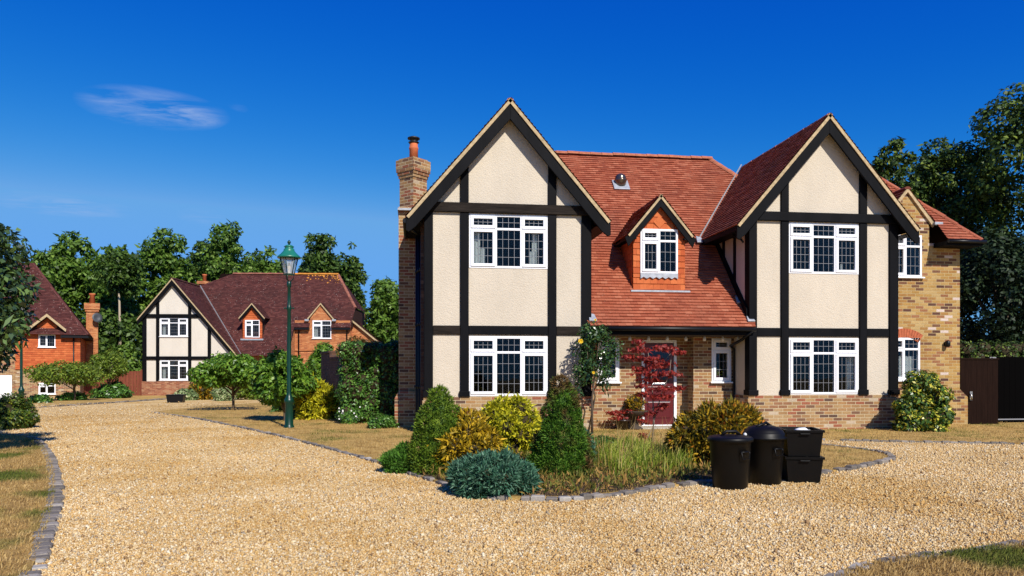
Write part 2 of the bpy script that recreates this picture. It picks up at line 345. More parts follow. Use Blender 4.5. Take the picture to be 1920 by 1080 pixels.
# ------------------------------------------------------------------ roof tiling
def clip(poly, axis, lim, keep_ge):
    out = []
    for i in range(len(poly)):
        a, b = poly[i], poly[(i + 1) % len(poly)]
        da = (a[axis] - lim) if keep_ge else (lim - a[axis]); db = (b[axis] - lim) if keep_ge else (lim - b[axis])
        if da >= -1e-9: out.append(a)
        if (da > 1e-9 and db < -1e-9) or (da < -1e-9 and db > 1e-9):
            t = da / (da - db); out.append((a[0] + (b[0] - a[0]) * t, a[1] + (b[1] - a[1]) * t))
    return out
def tiles(mb, poly, rng, g=0.10, w=0.165, lift=0.026, mi=0, base=1, edge_lift=0.0):
    """single tiles laid in courses over a convex planar outline (3-D), lowest edge first"""
    p = [Vector(q) for q in poly]; nrm = Vector((0, 0, 0))
    for i in range(len(p)): nrm += (p[i] - p[0]).cross(p[(i + 1) % len(p)] - p[0])
    nrm.normalize()
    if nrm.z < -1e-6 or (abs(nrm.z) < 1e-6 and nrm.y > 0): nrm.negate(); p.reverse()
    U = Vector((0, 0, 1)).cross(nrm).normalized(); V = nrm.cross(U)
    o = p[0]; q = [((a - o).dot(U), (a - o).dot(V)) for a in p]
    if base is not None: mb.poly([a + nrm * -0.004 for a in p], base)
    v0 = min(a[1] for a in q); v1 = max(a[1] for a in q); k = 0; v = v0
    while v < v1 - 1e-4:
        strip = clip(clip(q, 1, v, True), 1, v + g, False)
        if len(strip) >= 3:
            ua = min(a[0] for a in strip); ub = max(a[0] for a in strip)
            off = (w / 2 if k % 2 else 0.0); i0 = math.floor((ua - off) / w); i1 = math.ceil((ub - off) / w)
            for i in range(i0, i1):
                a0 = off + i * w; t = clip(clip(strip, 0, a0, True), 0, a0 + w - 0.003, False)
                if len(t) < 3: continue
                hl = lift * rng.uniform(0.85, 1.25); ht = 0.004; sk = rng.uniform(-0.002, 0.003)
                def pt(c):
                    f = (c[1] - v) / g; s_ = (c[0] - a0) / w
                    return o + U * c[0] + V * c[1] + nrm * (hl * (1 - f) + ht * f + sk * s_)
                mb.poly([pt(c) for c in t], mi)
                low = [c for c in t if abs(c[1] - v) < 1e-6]
                if len(low) >= 2:
                    low.sort(key=lambda c: c[0]); a, b = low[0], low[-1]
                    A, B = pt(a), pt(b); mb.poly([A, o + U * a[0] + V * a[1] + nrm * -0.003, o + U * b[0] + V * b[1] + nrm * -0.003, B], mi)
        v += g; k += 1
def ridge_run(mb, a, b, rad=0.11, mi=0, drop=0.05, step=0.33, rng=None):
    """half-round ridge or hip tiles laid end to end"""
    a, b = Vector(a), Vector(b); L = (b - a).length; n = max(1, int(L / step)); d = (b - a) / n
    t = d.normalized(); side = t.cross(Vector((0, 0, 1))).normalized(); up = side.cross(t)
    for i in range(n):
        p0 = a + d * i; p1 = a + d * (i + 0.985); r0 = rad * 1.06; r1 = rad * 0.97; j0 = rng.uniform(-0.008, 0.008) if rng else 0
        A = []; B = []
        for k in range(7):
            w = math.pi * k / 6; c, s_ = math.cos(w), math.sin(w)
            A.append(p0 + side * (c * r0) + up * (s_ * r0 * 0.8 - drop + j0)); B.append(p1 + side * (c * r1) + up * (s_ * r1 * 0.8 - drop + j0))
        for k in range(6): mb.poly([A[k], A[k + 1], B[k + 1], B[k]], mi)
        mb.poly(A[::-1], mi); mb.poly(B, mi)

# ------------------------------------------------------------------ windows (outward is -y)
def wall_open(mb, x0, x1, z0, z1, y, openings, th=0.12, mi=0):
    """wall panel in the plane y with rectangular openings (list of x0,x1,z0,z1), with reveals"""
    xs = sorted({x0, x1, *[o[0] for o in openings], *[o[1] for o in openings]}); zs = sorted({z0, z1, *[o[2] for o in openings], *[o[3] for o in openings]})
    for i in range(len(xs) - 1):
        for j in range(len(zs) - 1):
            cx, cz = (xs[i] + xs[i + 1]) / 2, (zs[j] + zs[j + 1]) / 2
            if any(o[0] < cx < o[1] and o[2] < cz < o[3] for o in openings): continue
            mb.poly([(xs[i], y, zs[j]), (xs[i + 1], y, zs[j]), (xs[i + 1], y, zs[j + 1]), (xs[i], y, zs[j + 1])], mi)
    for a, b, c, d in openings:
        mb.poly([(a, y, c), (a, y + th, c), (b, y + th, c), (b, y, c)], mi); mb.poly([(a, y, d), (b, y, d), (b, y + th, d), (a, y + th, d)], mi)
        mb.poly([(a, y, c), (a, y, d), (a, y + th, d), (a, y + th, c)], mi); mb.poly([(b, y, c), (b, y + th, c), (b, y + th, d), (b, y, d)], mi)
def pane_fill(gl, ld, x0, x1, z0, z1, y, nx, nzv, lw=0.0075):
    gl.box(x0 - 0.01, x1 + 0.01, y, y + 0.006, z0 - 0.01, z1 + 0.01)
    for i in range(1, nx): x = x0 + (x1 - x0) * i / nx; ld.box(x - lw / 2, x + lw / 2, y - 0.004, y - 0.001, z0, z1)
    for i in range(1, nzv): z = z0 + (z1 - z0) * i / nzv; ld.box(x0, x1, y - 0.006, y - 0.002, z - lw / 2, z + lw / 2)
def window(parent, x0, x1, z0, z1, y, style, curtains=(), sill=True, lattice=True, depth=1.6, mg=0.3, wood=None, name='window', split=0.27, cols=None):
    """style: string of columns, o = opening light with a top vent, f = fixed with a transom bar; y is the wall face"""
    fr, gl, ld, ca = MB(), MB(), MB(), []
    yf, yb, fw, n = y - 0.012, y + 0.06, 0.05, len(style); ww = x1 - x0; H = z1 - z0
    fr.box(x0, x1, yf, yb, z0, z0 + fw); fr.box(x0, x1, yf, yb, z1 - fw, z1)
    fr.box(x0, x0 + fw, yf, yb, z0 + fw, z1 - fw); fr.box(x1 - fw, x1, yf, yb, z0 + fw, z1 - fw)
    cw = (ww - fw) / n; zt = z1 - H * split
    for i in range(1, n): fr.box(x0 + i * cw, x0 + i * cw + fw, yf, yb, z0 + fw, z1 - fw)
    for i, k in enumerate(style):
        a, b = x0 + i * cw + fw, x0 + (i + 1) * cw; za, zb = z0 + fw, z1 - fw
        fr.box(a, b, yf + 0.004, yb, zt - fw / 2, zt + fw / 2)
        top, bot = (zt + fw / 2, zb), (za, zt - fw / 2); nxl = max(2, round((b - a) / 0.115))
        if not lattice: nxl = 1
        for (c, d), is_top in ((top, True), (bot, False)):
            nzl = (2 if is_top else max(2, round((d - c) / 0.215))) if lattice else 1
            if k == 'o':
                m = MB(); e = 0.012; fw2 = 0.062 if (b - a) > 0.36 else 0.045; yc0, yc1 = yf - 0.022, yb - 0.02
                A, B, C, D = a - e, b + e, c - e, d + e
                m.box(A, B, yc0, yc1, C, C + fw2); m.box(A, B, yc0, yc1, D - fw2, D); m.box(A, A + fw2, yc0, yc1, C + fw2, D - fw2); m.box(B - fw2, B, yc0, yc1, C + fw2, D - fw2)
                ca.append(m); pane_fill(gl, ld, A + fw2, B - fw2, C + fw2, D - fw2, yf + 0.02, max(1, nxl), nzl)
            else: pane_fill(gl, ld, a, b, c, d, yf + 0.025, nxl, nzl)
    w = fr.build(name, wood or M['upvc'], parent, 0.004)
    for m in ca: m.build('casement', M['upvc'], w, 0.006)
    gl.build('glass', M['glass'], w)
    if lattice: ld.build('leading', M['leading'], w)
    if sill: MB().box(x0 - 0.04, x1 + 0.04, y - 0.075, y + 0.02, z0 - 0.035, z0 - 0.001).build('sill', M['upvc'], w, 0.006)
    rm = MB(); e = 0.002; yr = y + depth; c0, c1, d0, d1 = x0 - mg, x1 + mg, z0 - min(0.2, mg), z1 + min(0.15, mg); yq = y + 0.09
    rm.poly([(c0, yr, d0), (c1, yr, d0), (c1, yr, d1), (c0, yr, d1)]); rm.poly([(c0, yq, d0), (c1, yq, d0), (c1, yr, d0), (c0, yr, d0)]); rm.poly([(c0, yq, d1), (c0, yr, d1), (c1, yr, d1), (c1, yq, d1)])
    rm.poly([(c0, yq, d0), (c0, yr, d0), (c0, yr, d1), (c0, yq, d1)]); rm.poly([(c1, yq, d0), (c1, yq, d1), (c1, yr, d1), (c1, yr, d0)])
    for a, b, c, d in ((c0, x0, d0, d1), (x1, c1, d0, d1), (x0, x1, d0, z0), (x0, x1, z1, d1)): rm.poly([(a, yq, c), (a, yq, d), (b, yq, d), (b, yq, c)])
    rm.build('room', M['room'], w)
    for (a, b, c, d) in curtains:
        cm = MB(); nn = max(6, int((b - a) / 0.025)); pts = []
        for i in range(nn + 1):
            x = a + (b - a) * i / nn; pts.append((x, y + 0.16 + 0.018 * math.sin(i * 1.7) + 0.01 * math.sin(i * 0.6)))
        for i in range(nn):
            (xa, ya), (xb, yb2) = pts[i], pts[i + 1]; cm.poly([(xa, ya, c), (xb, yb2, c), (xb, yb2, d), (xa, ya, d)], 0, True)
        cm.build('curtain', M['curtain'], w)
    return w

# ================================================================== MAIN HOUSE
rng = random.Random(7)
YF = 16.3                                     # face of both bays
MX = 1.098                                    # pitch of the main roof, eave at (16.15, 2.38)
def mz(Y): return 2.38 + MX * (Y - 16.15)
def myat(z): return 16.15 + (z - 2.38) / MX
H = empty('tudor_house', (5.8, 16.3, 0), 'large near house with two cream timbered gables, red tiled roof and maroon door', 'house')
BW, BM = 3.68, 1.17                           # bay width, bay roof pitch
AP = 7.30                                     # bay roof apex
def barge_pts(cx, y, apex, m, half, dep, s, kick=0.07):
    za = lambda t: apex - m * t
    return [(cx, y, apex), (cx + s * (half - 0.28), y, za(half - 0.28)), (cx + s * half, y, za(half) + kick), (cx + s * (half + 0.005), y, za(half) + kick - 0.27), (cx + s * (half - 0.06), y, za(half) + kick - 0.30), (cx + s * (half - 0.2), y, za(half - 0.2) - dep), (cx, y, apex - dep)]
def gable_roof(parent, cx, apex, m, half, y0, yl, yr, tm, rm, dep=0.35, mi_name='bay_roof', ridge_to=None, g=0.10, w=0.165, brd=None, mort=None, barge='barge_board', dep_t=0.05, timber=None):
    """gable roof with its ridge along y; yl/yr = (y at eave, y at ridge) where the left/right slope ends"""
    mb = MB(); e = lambda s: cx + s * half; ze = apex - m * half
    for s, (ye, yt) in ((-1, yl), (1, yr)):
        tiles(mb, [(e(s), y0, ze), (e(s), ye, ze), (cx, yt, apex), (cx, y0, apex)], rng, g, w)
    rf = mb.build(mi_name, [tm, M['underroof']], parent)
    for s in (-1, 1):
        # roof thickness: mortar bedded verge above the barge board
        v = MB(); d = Vector((s * half, 0, -m * half)); t = d.normalized(); n = Vector((0, 0, 1)) - t * t.z
        a = Vector((cx, y0 + 0.004, apex)); b = a + d; n.normalize()
        v.prism([a - n * 0.008, b - n * 0.008, b - n * 0.075, a - n * 0.075], (0, 0.10, 0)); v.build('verge', mort or M['mortar'], rf)
        bp = barge_pts(cx, y0 + 0.03, apex - 0.10, m, half, dep, s)
        MB().prism(bp, (0, dep_t, 0)).build(barge, timber or M['timber'], rf, 0.006)
        # soffit behind the board
        sf = MB(); sf.poly([(e(s), y0 + 0.05, ze - 0.12), (e(s), (yl if s < 0 else yr)[0], ze - 0.12), (cx + s * (half - 0.34), (yl if s < 0 else yr)[0], ze - 0.12), (cx + s * (half - 0.34), y0 + 0.05, ze - 0.12)])
        sf.poly([(e(s), y0 + 0.05, ze - 0.12), (e(s), y0 + 0.05, ze - 0.01), (e(s), (yl if s < 0 else yr)[0], ze - 0.01), (e(s), (yl if s < 0 else yr)[0], ze - 0.12)])
        sf.build('soffit', timber or M['timber'], rf)
    rr = MB(); ridge_run(rr, (cx, y0 + 0.02, apex - 0.012), (cx, ridge_to or yr[1], apex - 0.012), 0.075, rng=rng); rr.build('ridge_tiles', rm, rf)
    return rf
UW, LW = (0.96, 2.71, 3.64, 4.82), (0.96, 2.71, 0.835, 2.145)
def bay(x0, curtains_up, curtains_low, worn):
    cx = x0 + BW / 2; PY = YF - 0.05
    wl_ = MB(); ops = [(x0 + a, x0 + b, c, d) for a, b, c, d in (UW, LW)]
    wall_open(wl_, x0, x0 + BW, 0.82, 4.95, YF, ops)
    ga = AP - 0.14
    wl_.poly([(x0, YF, 4.95), (x0 + BW, YF, 4.95), (cx + (ga - 4.95) / BM, YF, 4.95), (cx, YF, ga), (cx - (ga - 4.95) / BM, YF, 4.95)])
    for x in (x0, x0 + BW): wl_.poly([(x, YF, 0.82), (x, YF, 4.98), (x, 22, 4.98), (x, 22, 0.82)])
    wl_.build('rendered_wall', M['render'], H)
    pl = MB(); pl.box(x0 - 0.05, x0 + BW + 0.05, YF - 0.06, 22, -0.1, 0.745); pl.box(x0 - 0.025, x0 + BW + 0.025, YF - 0.035, 22, 0.746, 0.82)
    pl.build('brick_plinth', M['brick'], H)
    for a, b in ((-0.01, 0.18), (0.77, 0.955), (2.715, 2.90), (3.47, BW + 0.01)):
        side = a < 0 or b > BW; xm = (a + b) / 2
        top = AP - 0.62 - BM * max(abs(a - BW / 2), abs(b - BW / 2))
        top = 4.84 if side else 4.84
        m = MB(); m.box(x0 + a, x0 + b, PY, YF + (0.2 if side else 0.02), 0.94, 4.838)
        m.box(x0 + a - 0.025, x0 + b + 0.025, PY - 0.025, YF + (0.21 if side else 0.02), 0.822, 0.945)
        m.build('timber_post', M['timber'], H, 0.008)
        if not side:
            t0 = AP - 0.14 - BM * (BW / 2 - (a if a < 1.5 else BW - b)); t1 = AP - 0.14 - BM * (BW / 2 - (b if a < 1.5 else BW - a))
            za, zb = (t0, t1) if a < 1.5 else (t1, t0)
            m = MB().prism([(x0 + a, PY, 5.052), (x0 + b, PY, 5.052), (x0 + b, PY, zb), (x0 + a, PY, za)], (0, 0.07, 0)); m.build('timber_post', M['timber'], H, 0.008)
    hw = (AP - 0.14 - 5.05) / BM
    MB().prism([(cx - hw - 0.14, PY - 0.03, 4.84), (cx + hw + 0.14, PY - 0.03, 4.84), (cx + hw, PY - 0.03, 5.05), (cx - hw, PY - 0.03, 5.05)], (0, 0.10, 0)).build('timber_beam', M['timber_worn'] if worn else M['timber'], H, 0.012)
    for a, b, mm in ((0.18, 0.77, 1), (0.955, 2.715, 0), (2.90, 3.47, 1)):
        MB().box(x0 + a + 0.003, x0 + b - 0.003, PY + 0.012, YF + 0.02, 2.18, 2.375).build('timber_beam', M['timber_worn'] if mm and worn else M['timber'], H, 0.01)
    for (a, b, c, d), cu in ((UW, curtains_up), (LW, curtains_low)):
        window(H, x0 + a + 0.004, x0 + b - 0.004, c, d, YF, 'ofo', [(x0 + q[0], x0 + q[1], q[2], q[3]) for q in cu], sill=False)
XL, XR = 0.235, 7.635
bay(XL, [(1.03, 1.22, 3.66, 4.5), (1.23, 1.33, 3.66, 4.1), (2.38, 2.50, 3.66, 4.45), (2.33, 2.47, 3.66, 4.05)], [(2.56, 2.62, 1.55, 1.75)], True)
bay(XR, [(2.2, 2.3, 3.95, 4.3), (2.25, 2.3, 3.66, 3.86), (2.34, 2.40, 3.66, 3.90), (2.42, 2.58, 3.66, 3.76)], [(2.52, 2.66, 0.95, 1.8)], False)
HALF = 2.235
yv = myat(AP - BM * HALF); yt = myat(AP)
gable_roof(H, XL + BW / 2, AP, BM, HALF, 16.02, (21.6, 21.6), (yv + 0.05, yt + 0.05), M['tile_red'], M['ridge'], ridge_to=yt)
gable_roof(H, XR + BW / 2, AP, BM, HALF, 16.02, (yv + 0.05, yt + 0.05), (20.5, 20.5), M['tile_bay'], M['ridge'], ridge_to=yt)
# side timbers and the strut on the right bay's left cheek
for y in (16.98, 17.62):
    MB().box(XR - 0.02, XR + 0.03, y, y + 0.14, 2.6, 4.62).build('timber_post', M['timber'], H, 0.006)
MB().prism([(XR - 0.05, 16.32, mz(16.32) + 0.03), (XR - 0.05, 16.32, mz(16.32) + 0.24), (XR - 0.05, 18.1, mz(18.1) + 0.20), (XR - 0.05, 18.1, mz(18.1) + 0.03)], (0.08, 0, 0)).build('timber_brace', M['timber'], H)
MB().tube([(XR - 0.28, 16.7, 4.62), (XR - 0.1, 16.5, 4.44), (XR - 0.06, 16.46, 4.36)], 0.025, 6).build('swan_neck_pipe', M['black_plastic'], H)
# main roof
mr = MB()
tiles(mr, [(3.86, 16.15, mz(16.15)), (7.72, 16.15, mz(16.15)), (9.3, 20.13, mz(20.13)), (8.58, 20.85, mz(20.85)), (2.2, 20.85, mz(20.85))], rng)
tiles(mr, [(9.88, 22.15, mz(19.55)), (9.88, 19.55, mz(19.55)), (8.58, 20.85, mz(20.85))], rng)
mr.poly([(2.3, 20.86, mz(20.85) - 0.02), (8.58, 20.86, mz(20.85) - 0.02), (9.9, 25, 3.2), (2.3, 25, 3.2)], 1)
ROOF = mr.build('main_roof', [M['tile_red'], M['underroof']], H)
rr = MB(); ridge_run(rr, (3.0, 20.85, mz(20.85) + 0.03), (8.62, 20.85, mz(20.85) + 0.03), 0.12, rng=rng)
rr.build('ridge_tiles', M['ridge'], ROOF)
rr = MB(); ridge_run(rr, (8.58, 20.85, mz(20.85) + 0.02), (9.75, 19.68, mz(19.68) + 0.02), 0.11, rng=rng); rr.build('hip_tiles', M['ridge'], ROOF)
# lead valley on the right bay and flashings at the eave corners
va, vb = Vector((XR + BW / 2 - HALF, yv, AP - BM * HALF)), Vector((XR + BW / 2, yt, AP))
vv = MB(); off = Vector((-0.075, -0.05, 0.05)); vv.poly([va + off, va + off + Vector((0.06, 0.05, 0.01)), vb + off + Vector((0.06, 0.05, 0.01)), vb + off]); vv.build('lead_valley', M['lead'], ROOF)
for x, y, z in ((3.95, 16.28, 2.5), (7.66, 16.3, 2.52), (XR + BW / 2 - HALF - 0.06, yv - 0.1, AP - BM * HALF - 0.06), (7.6, 16.75, 2.98)):
    f = MB(); f.prism([(x - 0.09, y - 0.08, z - 0.02), (x + 0.09, y - 0.08, z - 0.02), (x + 0.07, y + 0.1, z + 0.13), (x - 0.06, y + 0.1, z + 0.16)], (0, -0.02, 0.03)); f.build('flashing', M['lead'], ROOF, 0.008)
# roof vent
pv = (5.6, myat(6.42), 6.42)
nv = Vector((0, -MX, 1)).normalized(); tv = Vector((0, 1, MX)).normalized(); pvv = Vector(pv)
b0 = MB(); q = [pvv + Vector((a, 0, 0)) + tv * b + nv * 0.03 for a, b in ((-0.22, -0.22), (0.22, -0.22), (0.22, 0.2), (-0.22, 0.2))]; b0.prism(q, nv * 0.03)
RV = b0.build('roof_vent', M['lead'], ROOF, 0.006)
MB().lathe([(0.13, -0.05), (0.15, 0.06), (0.17, 0.11), (0.175, 0.14), (0.14, 0.145), (0.15, 0.20), (0.13, 0.25), (0.06, 0.30), (0.01, 0.31)], (pv[0], pv[1], pv[2] + 0.03), 20).build('vent_cowl', simple('vent_bronze', (0.16, 0.13, 0.10), 0.22, 0.5, 0.8), ROOF)
# gutter, fascia and recess
MB().box(3.9, 7.66, 16.24, 16.28, 2.2, 2.36).build('fascia', M['timber'], H)
gt = MB(); gt.tube([(3.88, 16.16, 2.33), (7.74, 16.16, 2.33)], 0.052, 8); gt.build('gutter', M['black_plastic'], H)
MB().box(3.92, 7.63, 16.28, 17.7, 2.19, 2.23).build('soffit', simple('soffit_wood', (0.05, 0.035, 0.025), 0.8), H)
WY, DY = 17.1, 17.5                              # small-window wall, door wall
rw = MB()
sw = (4.28, 4.80, 1.12, 2.16); sw2 = (7.07, 7.56, 1.12, 2.16)
wall_open(rw, 3.9, 5.20, 0, 2.19, WY, [sw]); wall_open(rw, 6.62, 7.66, 0, 2.19, WY, [sw2])
rw.poly([(5.20, WY, 0), (5.20, DY, 0), (5.20, DY, 2.19), (5.20, WY, 2.19)]); rw.poly([(6.62, WY, 0), (6.62, WY, 2.19), (6.62, DY, 2.19), (6.62, DY, 0)])
wall_open(rw, 5.20, 6.62, 0, 2.19, DY, [(5.46, 6.34, 0.0, 2.13)])
rw.box(6.59, 7.64, WY - 0.05, WY - 0.002, 0, 0.9); rw.box(3.92, 5.2, WY - 0.05, WY - 0.002, 0, 0.72)
rw.build('porch_wall', M['brick'], H)
window(H, *sw, WY, 'o', sill=True, depth=0.9)
w2 = window(H, *sw2, WY, 'o', sill=True, depth=0.9)
pot = MB(); pot.lathe([(0.04, 0), (0.06, 0.08), (0.062, 0.10)], (7.30, WY + 0.16, 1.17), 12); pot.build('flower_pot', simple('magenta_pot', (0.45, 0.03, 0.12), 0.4), w2)
dr = MB(); fw = 0.07
dr.box(5.46, 5.53, DY - 0.03, DY + 0.07, 0, 2.13); dr.box(6.27, 6.34, DY - 0.03, DY + 0.07, 0, 2.13); dr.box(5.53, 6.27, DY - 0.03, DY + 0.07, 2.06, 2.13); dr.box(5.44, 6.36, DY - 0.09, DY + 0.07, 0, 0.075)
DO = dr.build('door', M['upvc'], H, 0.005)
dl = MB(); dl.box(5.532, 6.268, DY + 0.0, DY + 0.05, 0.077, 2.058)
for a, b, c, d in ((5.62, 6.18, 0.24, 0.62), (5.62, 6.18, 0.70, 1.0)): dl.box(a, b, DY - 0.018, DY + 0.001, c, d)
dl.build('door_leaf', M['door'], DO, 0.008)
gp = MB(); gp.box(5.64, 5.87, DY - 0.006, DY - 0.001, 1.12, 1.42); gp.box(5.93, 6.16, DY - 0.006, DY - 0.001, 1.12, 1.42); gp.box(5.64, 6.16, DY - 0.006, DY - 0.001, 1.55, 1.95); gp.build('glazing', simple('door_glass', (0.012, 0.01, 0.01), 0.05, 0.5), DO)
MB().box(5.72, 6.08, DY - 0.022, DY - 0.0, 1.045, 1.085).build('letter_plate', simple('chrome', (0.6, 0.6, 0.6), 0.25, 0.5, 1), DO, 0.004)
MB().tube([(5.60, DY - 0.03, 0.98), (5.60, DY - 0.05, 1.0), (5.60, DY - 0.05, 1.12), (5.60, DY - 0.03, 1.14)], 0.012, 6).build('handle', bpy.data.materials['chrome'], DO)
MB().box(5.62, 6.18, DY - 0.021, DY - 0.019, 0.625, 0.64).build('door_trim', bpy.data.materials['chrome'], DO)
MB().box(5.2, 6.6, 16.75, DY - 0.1, -0.05, 0.06).build('door_step', M['stone'], H, 0.01)
for x in (4.95, 5.4, 5.85, 6.3, 6.75, 7.2, 7.58):
    MB().lathe([(0.035, -0.11), (0.04, -0.06), (0.02, 0.0)], (x, 16.75, 2.19), 10).build('downlight', simple('lamp_white', (0.7, 0.7, 0.68), 0.4) if x < 5 else bpy.data.materials['lamp_white'], H)
# downpipes at the porch end and beside the left bay
dp = MB(); dp.tube([(7.66, 16.16, 2.30), (7.50, 16.4, 2.1), (7.50, 16.98, 1.98), (7.60, 17.03, 1.9), (7.60, 17.03, 0.2), (7.60, 16.9, 0.08)], 0.036, 8); dp.build('downpipe', M['black_plastic'], H)
for x, y in ((0.17, 16.62), (0.12, 16.85), (0.07, 17.1)):
    d = MB(); d.tube([(x, y, 4.45), (x, y, 0.35), (x, y - 0.08, 0.2)], 0.034, 8)
    for z in (1.0, 2.4, 3.6): d.lathe([(0.045, 0), (0.045, 0.06)], (x, y, z), 8)
    d.build('downpipe', M['black_plastic'], H)
gt = MB(); gt.tube([(XL + BW / 2 - HALF - 0.02, 16.08, 4.60), (XL + BW / 2 - HALF - 0.02, 21.5, 4.60)], 0.055, 8); gt.tube([(-0.15, 16.5, 4.57), (0.05, 16.55, 4.42), (0.17, 16.62, 4.40)], 0.035, 8); gt.build('gutter', M['black_plastic'], H)
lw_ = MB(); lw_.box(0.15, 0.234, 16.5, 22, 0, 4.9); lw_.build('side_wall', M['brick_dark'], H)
# chimney: breast, diagonal stack, corbelled cap
ch = MB(); ch.box(-0.36, 0.14, 18.12, 19.3, 0.9, 5.32); ch.box(-0.45, 0.19, 17.95, 19.35, -0.1, 0.72); ch.prism([(-0.45, 17.95, 0.721), (0.19, 17.95, 0.721), (0.14, 18.02, 0.9), (-0.36, 18.02, 0.9)], (0, 1.3, 0))
cc = (-0.01, 18.5)
def diag(mb, h, z0, z1, s=0):
    a = math.sqrt(2) * h; mb.prism([(cc[0] - a, cc[1], z0), (cc[0], cc[1] - a, z0), (cc[0] + a, cc[1], z0), (cc[0], cc[1] + a, z0)], (0, 0, z1 - z0), s)
diag(ch, 0.235, 5.25, 6.08); diag(ch, 0.255, 6.08, 6.15); diag(ch, 0.275, 6.151, 6.225); diag(ch, 0.295, 6.226, 6.30); diag(ch, 0.30, 6.301, 6.52); diag(ch, 0.25, 6.521, 6.56)
CH = ch.build('chimney', M['brick'], H)
MB().box(-0.38, 0.16, 18.0, 19.32, 5.22, 5.27).build('flashing', M['lead'], CH)
MB().lathe([(0.105, 0), (0.105, 0.24), (0.115, 0.26), (0.115, 0.30), (0.10, 0.31), (0.10, 0.42)], (0.0, cc[1], 6.56), 20).build('chimney_pot', M['terracotta'], CH)
cw = MB(); cw.lathe([(0.12, 0.0), (0.135, 0.02), (0.10, 0.04)], (0, cc[1], 6.97), 16); cw.lathe([(0.15, 0.10), (0.15, 0.13), (0.05, 0.17)], (0, cc[1], 6.97), 16)
for k in range(5): a = k * 2 * math.pi / 5; cw.box(0.09 * math.cos(a) - 0.01, 0.09 * math.cos(a) + 0.01, cc[1] + 0.09 * math.sin(a) - 0.01, cc[1] + 0.09 * math.sin(a) + 0.01, 7.0, 7.08)
cw.build('cowl', M['black_metal'], CH)
# dormer
d0 = px_dir(1187, 543); t_ = (2.38 - MX * 16.15 - CAMZ) / (d0.z - MX * d0.y); DYY = d0.y * t_; sc = DYY / 17.3
dx0, dx1, dzb = d0.x * t_, P(1284, 543, DYY).x, mz(DYY); dcx = (dx0 + dx1) / 2; dap = P(1237, 364, DYY - 0.15).z; dh = 0.80
wx0, wx1, wz1, wz0 = P(1200, 430, DYY).x, P(1270, 430, DYY).x, P(1235, 430, DYY).z, P(1235, 513, DYY).z
dm_ = 1.2
df = MB()
def dwall(p): tiles(df, [(x, DYY, z) for x, z in p], rng, 0.145, 0.165, 0.02)
dwall([(dx0, dzb), (dx1, dzb), (dx1, wz0), (dx0, wz0)]); dwall([(dx0, wz0), (wx0, wz0), (wx0, wz1), (dx0, wz1)]); dwall([(wx1, wz0), (dx1, wz0), (dx1, wz1), (wx1, wz1)])
dwt = lambda z: (dap - 0.12 - z) / dm_
dwall([(dx0, wz1), (dx1, wz1), (dcx + dwt(wz1), wz1), (dcx, dap - 0.12), (dcx - dwt(wz1), wz1)] if dwt(wz1) < (dx1 - dx0) / 2 else [(dx0, wz1), (dx1, wz1), (dcx, dap - 0.12)])
zc_ = dap - dm_ * 0.72
for s, x in ((-1, dx0), (1, dx1)): tiles(df, [(x, DYY, dzb), (x, DYY, zc_), (x, myat(zc_), zc_)], rng, 0.145, 0.165, 0.015)
rdm = [(dcx, DYY - 0.03, dap - 0.78), (dcx + 0.15, DYY - 0.03, dap - 0.62), (dcx, DYY - 0.03, dap - 0.47), (dcx - 0.15, DYY - 0.03, dap - 0.62)]
df.prism(rdm, (0, 0.02, 0), 0)
DM = df.build('dormer', [M['tile_hung'], M['underroof']], H)
mdr = MB(); ze = dap - dm_ * dh
for s in (-1, 1): tiles(mdr, [(dcx + s * dh, DYY - 0.16, ze), (dcx + s * dh, myat(ze) + 0.05, ze), (dcx, myat(dap) + 0.05, dap), (dcx, DYY - 0.16, dap)], rng)
ridge_run(mdr, (dcx, DYY - 0.15, dap - 0.012), (dcx, myat(dap), dap - 0.012), 0.07, 0, rng=rng)
mdr.build('dormer_roof', [M['tile_bay'], M['underroof']], DM)
for s in (-1, 1):
    d = Vector((s * dh, 0, -dm_ * dh)); t = d.normalized(); n = Vector((0, 0, 1)) - t * t.z; n.normalize(); a = Vector((dcx, DYY - 0.155, dap)); b = a + d
    MB().prism([a - n * 0.008, b - n * 0.008, b - n * 0.06, a - n * 0.06], (0, 0.1, 0)).build('verge', M['mortar'], DM)
    MB().prism(barge_pts(dcx, DYY - 0.13, dap - 0.085, dm_, dh, 0.22, s, 0.05)[:1] + [(dcx + s * (dh - 0.2), DYY - 0.13, dap - 0.085 - dm_ * (dh - 0.2)), (dcx + s * (dh + 0.06), DYY - 0.13, ze - 0.06), (dcx + s * (dh - 0.02), DYY - 0.13, ze - 0.27), (dcx + s * (dh - 0.2), DYY - 0.13, dap - 0.285 - dm_ * (dh - 0.2)), (dcx, DYY - 0.13, dap - 0.285)], (0, 0.04, 0)).build('barge_board', M['timber'], DM, 0.005)
    MB().box(dcx + s * (dh - 0.22), dcx + s * dh, DYY - 0.12, myat(ze), ze - 0.09, ze - 0.05).build('soffit', M['timber'], DM)
window(H, wx0, wx1, wz0, wz1, DYY - 0.03, 'of', sill=False, depth=0.5, mg=0.06)
ap_ = MB(); nn = 12; pts = [(wx0, DYY - 0.05, wz0 - 0.004), (wx1, DYY - 0.05, wz0 - 0.004)]
for i in range(nn + 1): pts.append((wx1 - (wx1 - wx0) * i / nn, DYY - 0.05, wz0 - (0.13 if i % 2 == 0 else 0.085)))
ap_.prism(pts, (0, 0.012, 0)); ap_.build('lead_apron', M['lead'], DM)
MB().box(dx0 - 0.08, dx1 + 0.1, DYY - 0.10, DYY + 0.0, dzb - 0.06, dzb - 0.02).build('lead_apron', M['lead'], DM, 0.005)
